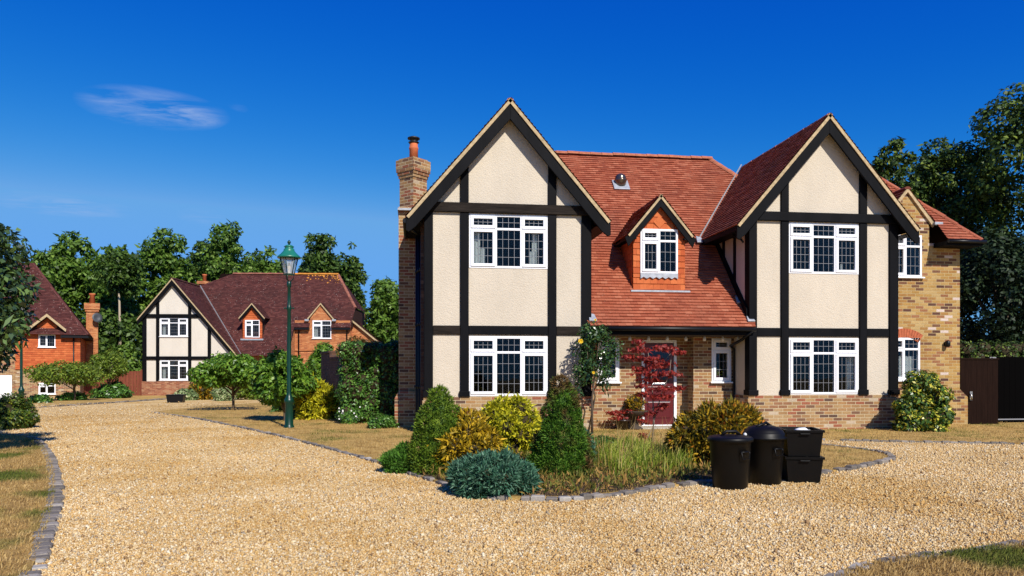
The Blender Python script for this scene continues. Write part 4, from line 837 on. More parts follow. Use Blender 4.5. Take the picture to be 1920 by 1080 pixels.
lp = G(542, 804); lamp_post(lp, 'green Victorian style street lamp standing on the dry lawn beside the gravel drive', 'green street lamps')
lp2 = G(40, 763); lamp_post(lp2, 'green street lamp with its top hidden in the tree at the left edge', 'green street lamps')

# ================================================================== BINS
bp = simple('black_bin_plastic', (0.0036, 0.0030, 0.0027), 0.45, 0.2, 0, 0.25, 5, 0.15, 80, 0.002)
def dustbin(px, py, kind, label):
    g = G(px, py); f = Vector((px_dir(px, py).x, px_dir(px, py).y, 0)).normalized(); r = 0.215
    c = Vector((g.x, g.y, 0)) + f * r
    D = empty('dustbin', c, label, 'dustbin', None); ORG[D.name] = Vector((0, 0, 0)); h = 0.60
    b = MB(); b.lathe([(0.195, 0.0), (0.205, 0.015), (0.228, 0.33), (0.230, 0.335), (0.244, h - 0.02), (0.252, h - 0.015), (0.252, h), (0.235, h), (0.23, h - 0.03)], (0, 0, 0), 40); b.build('body', bp, D)
    fa = math.atan2(-f.y, -f.x)
    for da in (0.72, 0.72 + math.pi):
        a = fa + da; cx, sx = math.cos(a), math.sin(a); tx, ty = -sx, cx; q = lambda u, v, w: (cx * (0.236 + w) + tx * u, sx * (0.236 + w) + ty * u, v)
        hb = MB(); hb.tube([q(-0.055, 0.46, 0.0), q(-0.06, 0.45, 0.03), q(-0.052, 0.375, 0.035), q(0.052, 0.375, 0.035), q(0.06, 0.45, 0.03), q(0.055, 0.46, 0.0)], 0.010, 6); hb.tube([q(-0.06, 0.455, 0.012), q(0.06, 0.455, 0.012)], 0.012, 6); hb.build('handle', bp, D)
    ld = MB()
    if kind == 0:
        ld.lathe([(0.262, h - 0.035), (0.27, h - 0.03), (0.27, h + 0.005), (0.255, h + 0.02), (0.20, h + 0.032), (0.185, h + 0.03), (0.12, h + 0.042), (0.0, h + 0.047)], (0, 0, 0), 40)
        ld.tube([(-0.12, -0.02, h + 0.035), (-0.06, -0.02, h + 0.085), (0.06, -0.02, h + 0.085), (0.12, -0.02, h + 0.035)], 0.02, 6)
    else:
        ld.lathe([(0.262, h - 0.04), (0.272, h - 0.035), (0.272, h - 0.01), (0.252, h + 0.0), (0.256, h + 0.035), (0.245, h + 0.042), (0.235, h + 0.065), (0.19, h + 0.105), (0.11, h + 0.13), (0.0, h + 0.137)], (0, 0, 0), 40)
        ld.tube([(-0.15, -0.06, h + 0.09), (-0.1, -0.08, h + 0.135), (0.02, -0.02, h + 0.165), (0.14, 0.06, h + 0.105)], 0.018, 6)
    LD = ld.build('lid', bp, D)
    if kind == 1:
        a = fa - 0.95; MB().lathe([(0.0, -0.025), (0.02, -0.012), (0.024, 0.0), (0.02, 0.012), (0.0, 0.025)], (0.27 * math.cos(a), 0.27 * math.sin(a), h + 0.02), 12).build('lid_clip', simple('clip_white', (0.6, 0.6, 0.6), 0.4), LD)
    return D
dustbin(1369, 920, 0, 'black plastic dustbin with flat strap-handled lid, leftmost of the bins on the gravel')
dustbin(1432, 911, 1, 'black dustbin with ribbed domed lid, between the flat-lidded bin and the boxes')
bx = G(1509, 907); br_ = R(-14.7)
def rbox(z, label):
    X = empty('recycling_box', (0, 0, 0), label, 'recycling box', 'stacked black recycling boxes', br_); ORG[X.name] = Vector((0, 0, 0))
    fwd = Vector((math.sin(-br_), math.cos(br_), 0)); X.location = Vector((bx.x, bx.y, z)) + fwd * 0.27
    m = MB(); h = 0.335; t0, t1 = (0.19, 0.235), (0.222, 0.27); ti = (0.208, 0.256)
    R4 = lambda hw, z_: [(-hw[0], -hw[1], z_), (hw[0], -hw[1], z_), (hw[0], hw[1], z_), (-hw[0], hw[1], z_)]
    lv = [R4(t0, 0.002), R4(t1, h - 0.03), R4((t1[0] + 0.016, t1[1] + 0.016), h - 0.03), R4((t1[0] + 0.018, t1[1] + 0.018), h), R4(ti, h), R4((0.178, 0.22), 0.03)]
    for a, b in zip(lv, lv[1:]):
        for k in range(4): m.poly([a[k], a[(k + 1) % 4], b[(k + 1) % 4], b[k]])
    m.poly(lv[0][::-1]); m.poly(lv[-1]); m.build('body', bp, X, 0.006)
    for s in (-1, 1): MB().box(-0.06, 0.06, s * 0.288 - 0.01, s * 0.288 + 0.01, h - 0.06, h - 0.04).build('handle', bp, X, 0.004)
    return X
b1_ = rbox(0.0, 'black recycling box standing on the gravel, lower of the two stacked beside the dustbins')
b2_ = rbox(0.337, 'open black recycling box with white plastic inside, upper of the two stacked boxes')
wm_ = MB(); wm_.lathe([(0.0, -0.085), (0.05, -0.08), (0.062, -0.03), (0.062, 0.05), (0.03, 0.09), (0.028, 0.12), (0.0, 0.121)], (0, 0, 0), 16)
o = wm_.build('plastic_bottle', simple('white_plastic', (0.75, 0.75, 0.75), 0.35)); o.location = Vector(b2_.location) + Vector((0.02, -0.02, 0.285)); o.rotation_euler = (R(12), R(88), R(15)); tag(o, 'white plastic bottle lying in the top of the upper recycling box', 'bottle')
pf = MB()

# ================================================================== GROUND
def sheet(name, pts, z, m, skirt=0.0, kind='structure'):
    bm = bmesh.new()
    tri = tessellate_polygon([[Vector((p[0], p[1], 0)) for p in pts]])
    vs = [bm.verts.new((p[0], p[1], 0)) for p in pts]
    for t in tri:
        try: bm.faces.new([vs[i] for i in t])
        except ValueError: pass
    for yy in (SY, 75.0):
        bmesh.ops.bisect_plane(bm, geom=bm.verts[:] + bm.edges[:] + bm.faces[:], plane_co=(0, yy, 0), plane_no=(0, 1, 0))
    bmesh.ops.recalc_face_normals(bm, faces=bm.faces[:])
    for f in bm.faces:
        if f.normal.z < 0: f.normal_flip()
    if skirt:
        be = [e for e in bm.edges if e.is_boundary]; r = bmesh.ops.extrude_edge_only(bm, edges=be)
        for v in r['geom']:
            if isinstance(v, bmesh.types.BMVert): v.co.z -= skirt
    for v in bm.verts: v.co.z += gz(v.co.x, v.co.y) + z
    me = bpy.data.meshes.new(name); bm.to_mesh(me); bm.free(); me.materials.append(m)
    o = link(name, me); o['kind'] = kind
    return o
def np_mesh(name, V, k, m, parent=None, smooth=False):
    """V: (n*k,3) vertices, every k of them one face"""
    n = len(V) // k; me = bpy.data.meshes.new(name)
    me.vertices.add(len(V)); me.vertices.foreach_set('co', np.ascontiguousarray(V, dtype=np.float32).ravel())
    me.loops.add(n * k); me.loops.foreach_set('vertex_index', np.arange(n * k, dtype=np.int32))
    me.polygons.add(n); me.polygons.foreach_set('loop_start', np.arange(0, n * k, k, dtype=np.int32)); me.polygons.foreach_set('loop_total', np.full(n, k, dtype=np.int32))
    me.update(calc_edges=True); me.materials.append(m)
    return link(name, me, parent)
def inpoly(x, y, poly):
    r = np.zeros(len(x), bool); n = len(poly)
    for i in range(n):
        (x0, y0), (x1, y1) = poly[i][:2], poly[(i + 1) % n][:2]
        if y0 == y1: continue
        c = ((y0 > y) != (y1 > y)) & (x < (x1 - x0) * (y - y0) / (y1 - y0) + x0); r ^= c
    return r
def smooth_line(pts, n=6):
    """Catmull-Rom through ground points"""
    out = []; p = [Vector((a[0], a[1])) for a in pts]
    for i in range(len(p) - 1):
        a, b, c, d = p[max(i - 1, 0)], p[i], p[i + 1], p[min(i + 2, len(p) - 1)]
        for k in range(n):
            t = k / n; out.append(0.5 * ((2 * b) + (c - a) * t + (2 * a - 5 * b + 4 * c - d) * t * t + (3 * b - 3 * c + d - a) * t ** 3))
    out.append(p[-1]); return [(q.x, q.y) for q in out]
g2 = lambda *ps: [tuple(G(*p)[:2]) for p in ps]
def gravel_mat():
    m, n, l, b = mat('gravel'); p = coord(n, l, 'Pos')
    dn = nd(n, 'TexNoise', Scale=22.0, Detail=3); l.new(p, dn.inputs['Vector'])
    wv = n.new('ShaderNodeVectorMath'); wv.operation = 'MULTIPLY_ADD'; l.new(dn.outputs['Color'], wv.inputs[0]); wv.inputs[1].default_value = (0.02, 0.02, 0); l.new(p, wv.inputs[2])
    st = [(0, (0.477, 0.308, 0.128)), (0.15, (0.553, 0.396, 0.19)), (0.3, (0.572, 0.434, 0.235)), (0.45, (0.458, 0.286, 0.095)), (0.56, (0.601, 0.479, 0.288)), (0.68, (0.525, 0.341, 0.128)), (0.78, (0.63, 0.535, 0.363)), (0.88, (0.258, 0.157, 0.07)), (0.94, (0.334, 0.277, 0.198)), (0.98, (0.668, 0.6, 0.453))]
    hs_ = []; cs = []
    for s in (44.0, 71.0):
        v = nd(n, 'TexVoronoi', Scale=s, Randomness=1.0); l.new(wv.outputs[0], v.inputs['Vector'])
        sp = n.new('ShaderNodeSeparateColor'); l.new(v.outputs['Color'], sp.inputs[0]); r = ramp(n, st, 'CONSTANT'); l.new(sp.outputs[0], r.inputs[0]); cs.append(r.outputs[0])
        a = n.new('ShaderNodeMath'); a.operation = 'MULTIPLY_ADD'; l.new(v.outputs['Distance'], a.inputs[0]); a.inputs[1].default_value = -1.0; l.new(sp.outputs[1], a.inputs[2]); hs_.append(a.outputs[0])
    sel = n.new('ShaderNodeMath'); sel.operation = 'GREATER_THAN'; l.new(hs_[0], sel.inputs[0]); l.new(hs_[1], sel.inputs[1])
    c = mixrgb(n, l, sel.outputs[0], cs[1], cs[0])
    mx = n.new('ShaderNodeMath'); mx.operation = 'MAXIMUM'; l.new(hs_[0], mx.inputs[0]); l.new(hs_[1], mx.inputs[1])
    f = noise(n, l, p, 0.45, 4, 0.6); r = ramp(n, [(0.36, (0.92, 0.81, 0.60)), (0.5, (1, 0.97, 0.92)), (0.66, (1.12, 1.1, 1.08))]); l.new(f, r.inputs[0]); c = mixrgb(n, l, 1.0, c, r.outputs[0], 'MULTIPLY')
    c = mixrgb(n, l, 1.0, c, (1.13, 1.11, 1.0), 'MULTIPLY'); l.new(c, b.inputs['Base Color']); b.inputs['Roughness'].default_value = 0.95; b.inputs['Specular IOR Level'].default_value = 0.05
    bump(n, l, b, mx.outputs[0], 0.7, 0.007); return m, st
M['gravel'], GST = gravel_mat()
def lawn_mat(name, dry, dry2, green, g0):
    m, n, l, b = mat(name); p = coord(n, l, 'Pos'); f = noise(n, l, p, 0.8, 5, 0.6); r = ramp(n, [(g0, (0, 0, 0)), (g0 + 0.16, (1, 1, 1))]); l.new(f, r.inputs[0])
    f2 = noise(n, l, p, 26.0, 5, 0.7); r2 = ramp(n, [(0.3, dry2), (0.7, dry)]); l.new(f2, r2.inputs[0])
    l.new(mixrgb(n, l, r.outputs[0], r2.outputs[0], green), b.inputs['Base Color']); b.inputs['Roughness'].default_value = 0.95; b.inputs['Specular IOR Level'].default_value = 0.1
    src = b.inputs['Base Color'].links[0].from_socket; f3 = noise(n, l, p, 2.3, 6, 0.7); r3 = ramp(n, [(0.36, (0.62, 0.55, 0.46)), (0.5, (1, 1, 1)), (0.66, (1.18, 1.15, 1.05))]); l.new(f3, r3.inputs[0]); l.new(mixrgb(n, l, 1.0, src, r3.outputs[0], 'MULTIPLY'), b.inputs['Base Color'])
    bump(n, l, b, noise(n, l, p, 70, 4, 0.7), 0.8, 0.02); return m
M['lawn'] = lawn_mat('dry_lawn', (0.53, 0.355, 0.125), (0.37, 0.23, 0.07), (0.26, 0.215, 0.06), 0.58)
M['lawn_green'] = lawn_mat('patchy_lawn', (0.43, 0.275, 0.10), (0.30, 0.175, 0.055), (0.10, 0.13, 0.025), 0.50)
M['soil'] = simple('bed_soil', (0.075, 0.048, 0.03), 0.95, 0.1, 0, 0.5, 14, 0.8, 40, 0.02)
M['sett'] = None
m, n, l, b = mat('granite_setts'); gg = n.new('ShaderNodeNewGeometry'); r = ramp(n, [(0, (0.10, 0.085, 0.07)), (0.5, (0.17, 0.145, 0.12)), (0.85, (0.25, 0.215, 0.18)), (1, (0.36, 0.33, 0.29))]); l.new(gg.outputs['Random Per Island'], r.inputs[0])
pf_ = noise(n, l, coord(n, l, 'Pos'), 40, 5, 0.7); l.new(mixrgb(n, l, 0.6, r.outputs[0], pf_, 'OVERLAY'), b.inputs['Base Color']); b.inputs['Roughness'].default_value = 0.9; bump(n, l, b, pf_, 0.7, 0.01); M['sett'] = m
sheet('ground', [(-400, -60), (400, -60), (400, 400), (-400, 400)], -0.005, simple('earth_ground', (0.20, 0.15, 0.07), 0.95, 0.1, 0, 0.3, 0.6))
sheet('gravel_drive', [(-32, -12), (32, -12), (32, 17.0), (13, 17.0), (6, 16.6), (-2, 24), (-6, 44), (-18, 50), (-28, 46)], 0.004, M['gravel'])
# front lawn of the main house with the corner bed
kA = smooth_line(g2((285, 774), (350, 783), (440, 800), (520, 818), (600, 838), (690, 863), (745, 882), (800, 900), (862, 920), (925, 938)), 5)
kB = smooth_line(g2((925, 938), (1000, 939), (1070, 939), (1150, 931), (1240, 917), (1320, 908), (1420, 902), (1540, 889), (1610, 878), (1655, 868), (1672, 861), (1655, 852), (1600, 843), (1540, 836), (1470, 831)), 5)
kC = smooth_line(g2((1450, 822), (1540, 826), (1700, 830), (1920, 834), (2150, 838)), 5)
far = g2((500, 762), (420, 766))
lawnA = kA + kB[1:] + [tuple(G(1440, 826)[:2])] + kC + [(18, 16.5), (18, 24), (-1.8, 24), (-3.2, 29), (-6.5, 33.5)] + g2((480, 757), (400, 762), (330, 768))
sheet('front_lawn', lawnA, 0.03, M['lawn'], 0.06)
kD = smooth_line(g2((40, 1110), (62, 1068), (84, 1010), (101, 950), (104, 905), (95, 866), (80, 838), (62, 824), (30, 818), (-60, 816)), 5)
lawnD = kD + [(-16, 15.8), (-16, 2), (-4, 2)]
sheet('left_lawn', lawnD, 0.03, M['lawn_green'], 0.06)
kE = smooth_line(g2((1560, 1095), (1600, 1076), (1660, 1060), (1760, 1046), (1850, 1034), (1940, 1021), (2060, 1004)), 5)
lawnE = kE + [(6.6, 2.5), (3.2, 2.5)]
sheet('right_lawn', lawnE, 0.03, M['lawn_green'], 0.06)
kF = smooth_line(g2((-40, 775), (60, 766), (150, 760), (270, 752), (340, 747)), 4)
lawnF = kF + [(-9.5, 44), (-10, 60), (-40, 60), (-40, 35)]
sheet('far_lawn', lawnF, 0.03, M['lawn'], 0.06)
kH = smooth_line(g2((-80, 800), (20, 806), (52, 800), (48, 785), (20, 775), (-80, 770)), 4)
lawnH = kH + [(-20, 22)]
sheet('left_bed', kH, 0.03, M['soil'], 0.06)
def kerb(name, line, w=0.13, h=0.05, L=0.15, seed=1):
    r = random.Random(seed); mb = MB(); acc = 0; pts = [Vector(p) for p in line]; seg = 0
    tot = [0]
    for a, b in zip(pts, pts[1:]): tot.append(tot[-1] + (b - a).length)
    def at(s):
        for i in range(len(pts) - 1):
            if s <= tot[i + 1] or i == len(pts) - 2:
                t = (s - tot[i]) / max(1e-6, tot[i + 1] - tot[i]); return pts[i].lerp(pts[i + 1], t), (pts[i + 1] - pts[i]).normalized()
    s = 0
    while s < tot[-1]:
        l_ = L * r.uniform(0.7, 1.25); p, t = at(min(s + l_ / 2, tot[-1])); nn = Vector((t.y, -t.x)); a = r.uniform(-0.12, 0.12); t2 = Vector((t.x * math.cos(a) - t.y * math.sin(a), t.x * math.sin(a) + t.y * math.cos(a))); n2 = Vector((t2.y, -t2.x))
        if r.random() > 0.05:
            hw, hl = w / 2 * r.uniform(0.8, 1.1), l_ / 2 * 0.93; c = p + nn * r.uniform(-0.015, 0.015); z = gz(c.x, c.y); zt = z + h * r.uniform(0.7, 1.15); k = len(mb.v)
            for zz, sc_ in ((z - 0.02, 1.0), (zt - 0.012, 1.0), (zt, 0.82)):
                for i, j in ((-1, -1), (1, -1), (1, 1), (-1, 1)): q = c + t2 * (i * hl * sc_) + n2 * (j * hw * sc_); mb.v.append((q.x, q.y, zz + r.uniform(-0.004, 0.004)))
            for lv in (0, 4):
                for i in range(4): mb.f.append([k + lv + i, k + lv + (i + 1) % 4, k + lv + 4 + (i + 1) % 4, k + lv + 4 + i]); mb.m.append(0); mb.sm.append(False)
            mb.f.append([k + 8 + i for i in range(4)]); mb.m.append(0); mb.sm.append(False)
        s += l_
    o = mb.build(name, M['sett']); o['kind'] = 'structure'; return o
kerb('lawn_kerb', kA, 0.09, 0.045, 0.13, 1); kerb('bed_kerb', kB, 0.11, 0.055, 0.14, 2); kerb('path_kerb', kC, 0.10, 0.045, 0.14, 3); kerb('left_kerb', kD, 0.15, 0.042, 0.10, 4); kerb('right_kerb', kE, 0.14, 0.042, 0.11, 5); kerb('far_kerb', kF, 0.14, 0.07, 0.2, 6)
bedp = [(0.2, 10.5)] + kA[-14:] + kB[1:34] + g2((1330, 870), (1240, 832), (1120, 826), (1000, 838), (880, 862), (780, 872))
bedp = g2((742, 878), (800, 898), (862, 917), (925, 934), (1000, 935), (1070, 935), (1150, 927), (1240, 913), (1320, 904), (1420, 897), (1420, 868), (1340, 860), (1240, 842), (1130, 838), (1000, 846), (900, 858), (800, 864))
sheet('bed_soil', bedp, 0.036, M['soil'])

# ================================================================== FOLIAGE
NR = np.random.default_rng(11)
def unit(v): return v / np.maximum(np.linalg.norm(v, axis=-1, keepdims=True), 1e-9)
def shell(clumps, n, lo=0.72, cull=0.72, up=None, rngn=None):
    """points in the outer shell of a set of ellipsoids (x,y,z,rx,ry,rz) with outward normals; those deep inside a neighbour are dropped"""
    C = np.array(clumps, float); c, r = C[:, :3], C[:, 3:]
    area = (r[:, 0] * r[:, 1] + r[:, 1] * r[:, 2] + r[:, 0] * r[:, 2]); pr = area / area.sum()
    P_, N_ = [], []; need = n
    for it in range(6):
        if need <= 0: break
        m_ = int(need * 1.5) + 10; k = NR.choice(len(C), m_, p=pr); d = unit(NR.normal(size=(m_, 3)))
        rad = lo + (1.06 - lo) * NR.random((m_, 1)) ** 0.7
        p = c[k] + d * r[k] * rad; nn = unit(d / r[k])
        ok = np.ones(m_, bool)
        for j in range(len(C)):
            q = (p - c[j]) / r[j]; ok &= ~(((q ** 2).sum(1) < cull ** 2) & (k != j))
        p, nn = p[ok], nn[ok]
        if up is not None: s_ = p[:, 2] > up; p, nn = p[s_], nn[s_]
        P_.append(p); N_.append(nn); need -= len(p)
    p = np.concatenate(P_)[:n]; nn = np.concatenate(N_)[:n]
    return p, nn
def leaves(p, axis, nrm, L, Wd, fold=0.15, jit=0.35):
    """one diamond-shaped folded leaf per point: returns (n*4,3)"""
    n = len(p); a = unit(axis); s = unit(np.cross(nrm, a)); u = np.cross(a, s)
    L = L * (1 + jit * (NR.random((n, 1)) * 2 - 1)) * np.where(NR.random((n, 1)) < 0.05, 1.75, 1.0); w = Wd * (1 + jit * (NR.random((n, 1)) * 2 - 1))
    V = np.empty((n, 4, 3)); mid = p + a * L * 0.45
    V[:, 0] = p; V[:, 1] = mid + s * w * 0.5 + u * w * fold; V[:, 2] = p + a * L - u * L * fold * 0.6; V[:, 3] = mid - s * w * 0.5 + u * w * fold
    return V.reshape(-1, 3)
def broad(p, nn, L, Wd, rnd=0.9, upb=0.35, droop=0.25):
    n = len(p); nr = unit(nn + NR.normal(size=(n, 3)) * rnd * 0.6 + np.array([0, 0, upb])); a = unit(np.cross(nr, NR.normal(size=(n, 3))) + np.array([0, 0, -droop]) + nn * 0.3)
    return leaves(p, a, nr, L, Wd)
def spray(p, nn, L, Wd, rnd=0.4, upb=0.3):
    n = len(p); a = unit(nn + NR.normal(size=(n, 3)) * rnd + np.array([0, 0, upb])); nr = unit(np.cross(a, NR.normal(size=(n, 3))))
    return leaves(p, a, nr, L, Wd, 0.1)
def core(clumps, k=0.74):
    """rough inner mass so that dense shrubs do not show through"""
    out = []
    for x, y, z, a, b, c in clumps:
        nu, nv = 8, 6; g = [[(x + a * k * math.sin(math.pi * j / nv) * math.cos(2 * math.pi * i / nu), y + b * k * math.sin(math.pi * j / nv) * math.sin(2 * math.pi * i / nu), z + c * k * math.cos(math.pi * j / nv)) for i in range(nu)] for j in range(nv + 1)]
        for j in range(nv):
            for i in range(nu): out += [g[j][i], g[j + 1][i], g[j + 1][(i + 1) % nu], g[j][(i + 1) % nu]]
    return np.array(out)
def lumps(ell, n, r, seed, zmin=-1.0, inner=0.62, flat=1.0, var=0.35):
    """sub-clumps spread over an ellipsoid"""
    rr_ = random.Random(seed); x, y, z, a, b, c = ell; out = []
    for i in range(n):
        f = (i + 0.5) / n; zz = 1 - f * (1 - zmin); ph = i * 2.39996 + rr_.uniform(-0.4, 0.4); q = math.sqrt(max(0, 1 - zz * zz)); k = inner * rr_.uniform(0.8, 1.15) + 0.15
        s_ = r * rr_.uniform(1 - var, 1 + var); out.append((x + a * q * math.cos(ph) * k, y + b * q * math.sin(ph) * k, z + c * zz * k, s_, s_, s_ * flat))
    return out
def fit(cl, x0, x1, z0, z1):
    C = np.array(cl, float); a, b = (C[:, 0] - C[:, 3]).min(), (C[:, 0] + C[:, 3]).max(); c, d = (C[:, 2] - C[:, 5]).min(), (C[:, 2] + C[:, 5]).max(); sx, sz = (x1 - x0) / (b - a), (z1 - z0) / (d - c)
    C[:, 0] = x0 + (C[:, 0] - a) * sx; C[:, 1] *= sx; C[:, 3] *= sx; C[:, 4] *= sx; C[:, 2] = z0 + (C[:, 2] - c) * sz; C[:, 5] *= sz
    return [tuple(r) for r in C]
def local(clumps, base): return [(c[0] - base[0], c[1] - base[1], c[2] - base[2], *c[3:]) for c in clumps]
def stems(paths, m, parent, name='trunk'):
    mb = MB()
    for path, r0, r1 in paths:
        n = len(path); mb.tube(path, [r0 + (r1 - r0) * i / (n - 1) for i in range(n)], 7)
    return mb.build(name, m, parent)
M['bark'] = simple('bark', (0.10, 0.075, 0.055), 0.95, 0.1, 0, 0.4, 12, 0.8, 30, 0.02, (1, 1, 0.3))
M['bark_pale'] = simple('pale_bark', (0.22, 0.18, 0.14), 0.95, 0.1, 0, 0.3, 12, 0.6, 30, 0.02, (1, 1, 0.3))
LM = {
 'oak': leaf_mat('tree_leaf_mid', [(0, (0.033, 0.0715, 0.0088)), (0.4, (0.0825, 0.165, 0.0198)), (0.8, (0.154, 0.264, 0.033)), (1, (0.22, 0.33, 0.055))], 0.33, 0.5, 0.3),
 'oak2': leaf_mat('tree_leaf_dark', [(0, (0.022, 0.05, 0.007)), (0.5, (0.055, 0.11, 0.015)), (0.9, (0.10, 0.17, 0.025)), (1, (0.14, 0.21, 0.035))], 0.3, 0.5, 0.3),
 'right': leaf_mat('tree_leaf_deep', [(0, (0.0154, 0.0314, 0.0064)), (0.5, (0.0461, 0.0851, 0.0128)), (0.85, (0.1024, 0.1568, 0.0208)), (1, (0.192, 0.2464, 0.032))], 0.15, 0.5, 0.25),
 'deep': leaf_mat('tree_leaf_black', [(0, (0.0064, 0.016, 0.0064)), (0.6, (0.0144, 0.032, 0.0112)), (1, (0.0384, 0.0608, 0.0192))], 0.1, 0.55, 0.2),
 'near': leaf_mat('near_tree_leaf', [(0, (0.0192, 0.0416, 0.0128)), (0.6, (0.056, 0.104, 0.0288)), (1, (0.144, 0.224, 0.048))], 0.2, 0.3, 0.7),
 'lime': leaf_mat('lime_leaf', [(0, (0.065, 0.117, 0.013)), (0.5, (0.143, 0.221, 0.0234)), (1, (0.26, 0.325, 0.039))], 0.35, 0.45, 0.3),
 'fresh': leaf_mat('fresh_leaf', [(0, (0.048, 0.12, 0.012)), (0.5, (0.108, 0.228, 0.0192)), (1, (0.216, 0.348, 0.036))], 0.3, 0.4, 0.35),
 'hedge': leaf_mat('hedge_leaf', [(0, (0.027, 0.081, 0.0135)), (0.5, (0.0743, 0.1823, 0.0243)), (1, (0.162, 0.3105, 0.0473))], 0.25, 0.35, 0.45),
 'spruce': leaf_mat('spruce_needle', [(0, (0.0312, 0.075, 0.0075)), (0.5, (0.0938, 0.1688, 0.0125)), (1, (0.1875, 0.2625, 0.0225))], 0.15, 0.6, 0.2),
 'spruce2': leaf_mat('spruce_needle_scorched', [(0, (0.024, 0.072, 0.0072)), (0.5, (0.06, 0.15, 0.012)), (1, (0.132, 0.24, 0.0216))], 0.15, 0.6, 0.2, patch=([(0, (0.05, 0.035, 0.015)), (1, (0.20, 0.11, 0.035))], 0.50), pscale=2.6),
 'gold': leaf_mat('golden_conifer', [(0, (0.07, 0.06, 0.008)), (0.3, (0.26, 0.19, 0.012)), (0.75, (0.55, 0.35, 0.015)), (1, (0.70, 0.46, 0.03))], 0.3, 0.55, 0.25),
 'yellow': leaf_mat('yellow_conifer', [(0, (0.10, 0.13, 0.010)), (0.35, (0.38, 0.38, 0.016)), (0.8, (0.66, 0.58, 0.02)), (1, (0.75, 0.66, 0.05))], 0.3, 0.55, 0.25),
 'bronze': leaf_mat('bronze_conifer', [(0, (0.03, 0.035, 0.008)), (0.3, (0.13, 0.115, 0.012)), (0.6, (0.34, 0.23, 0.016)), (0.88, (0.55, 0.33, 0.02)), (1, (0.52, 0.15, 0.02))], 0.3, 0.55, 0.25),
 'blue': leaf_mat('blue_juniper', [(0, (0.016, 0.055, 0.030)), (0.5, (0.045, 0.14, 0.078)), (1, (0.14, 0.26, 0.165))], 0.15, 0.55, 0.25),
 'maple': leaf_mat('red_maple', [(0, (0.12, 0.009, 0.008)), (0.5, (0.27, 0.022, 0.017)), (1, (0.46, 0.065, 0.04))], 0.3, 0.5, 0.3),
 'camellia': leaf_mat('glossy_dark_leaf', [(0, (0.0144, 0.036, 0.0108)), (0.6, (0.036, 0.084, 0.0216)), (1, (0.084, 0.156, 0.036))], 0.15, 0.25, 0.6),
 'varieg': leaf_mat('variegated_leaf', [(0, (0.02, 0.05, 0.010)), (0.5, (0.06, 0.13, 0.016)), (0.72, (0.14, 0.22, 0.03)), (0.80, (0.46, 0.43, 0.04)), (1, (0.62, 0.55, 0.06))], 0.25, 0.35, 0.4),
 'yellowgreen': leaf_mat('yellow_green_leaf', [(0, (0.03, 0.06, 0.01)), (0.6, (0.07, 0.12, 0.016)), (0.85, (0.16, 0.20, 0.02)), (1, (0.32, 0.30, 0.03))], 0.25, 0.4, 0.3),
 'mossy': leaf_mat('moss_green', [(0, (0.039, 0.117, 0.013)), (1, (0.117, 0.26, 0.0286))], 0.2, 0.6, 0.2),
 'bronze_leaf': leaf_mat('bronze_leaf', [(0, (0.091, 0.0455, 0.0156)), (0.5, (0.286, 0.117, 0.0325)), (0.8, (0.156, 0.169, 0.039)), (1, (0.468, 0.221, 0.052))], 0.3, 0.5, 0.3),
 'hosta': leaf_mat('pale_variegated', [(0, (0.10, 0.18, 0.05)), (0.5, (0.22, 0.30, 0.11)), (1, (0.55, 0.56, 0.30))], 0.3, 0.5, 0.3),
 'grass': leaf_mat('tall_grass', [(0, (0.11, 0.17, 0.014)), (0.45, (0.26, 0.35, 0.03)), (0.8, (0.46, 0.48, 0.07)), (1, (0.58, 0.50, 0.17))], 0.4, 0.5, 0.3),
 'weed': leaf_mat('bed_weeds', [(0, (0.06, 0.09, 0.014)), (0.4, (0.15, 0.16, 0.028)), (0.75, (0.32, 0.20, 0.045)), (1, (0.46, 0.24, 0.08))], 0.25, 0.6, 0.2),
 'straw': leaf_mat('straw', [(0, (0.30, 0.185, 0.06)), (0.55, (0.46, 0.30, 0.105)), (1, (0.62, 0.44, 0.19))], 0.25, 0.7, 0.15, patch=([(0, (0.07, 0.085, 0.016)), (1, (0.17, 0.19, 0.03))], 0.51), pscale=0.8),
}
def tree(label, base, trunk_h, crown, leafm, n, L, Wd, group=None, name='broadleaf_tree', tr=0.25, bark=None, zcut=None, branch=9, rnd=0.9, lo=0.45):
    T = empty(name, base, label, 'tree', group); ORG[T.name] = Vector((0, 0, 0))
    p, nn = shell(crown, n, lo, 0.55); np_mesh('crown', broad(p, nn, L, Wd, rnd), 4, LM[leafm], T)
    big = sorted(crown, key=lambda c: -c[3])[:branch]; paths = []
    top = max(c[2] for c in crown); paths.append(([(0, 0, -0.1), (0.03 * tr * 4, 0.02, trunk_h * 0.5), (-0.02, 0.03, trunk_h), (0.05, 0, (trunk_h + top) / 2), (0, 0, trunk_h + (top - trunk_h) * 0.72)], tr, tr * 0.12))
    for i, c in enumerate(big):
        z0 = trunk_h * (0.75 + 0.5 * (i % 4) / 4); paths.append(([(0, 0, z0), (c[0] * 0.4, c[1] * 0.4, z0 + (c[2] - z0) * 0.45), (c[0] * 0.85, c[1] * 0.85, c[2])], tr * 0.5, tr * 0.1))
    stems(paths, bark or M['bark'], T)
    return T
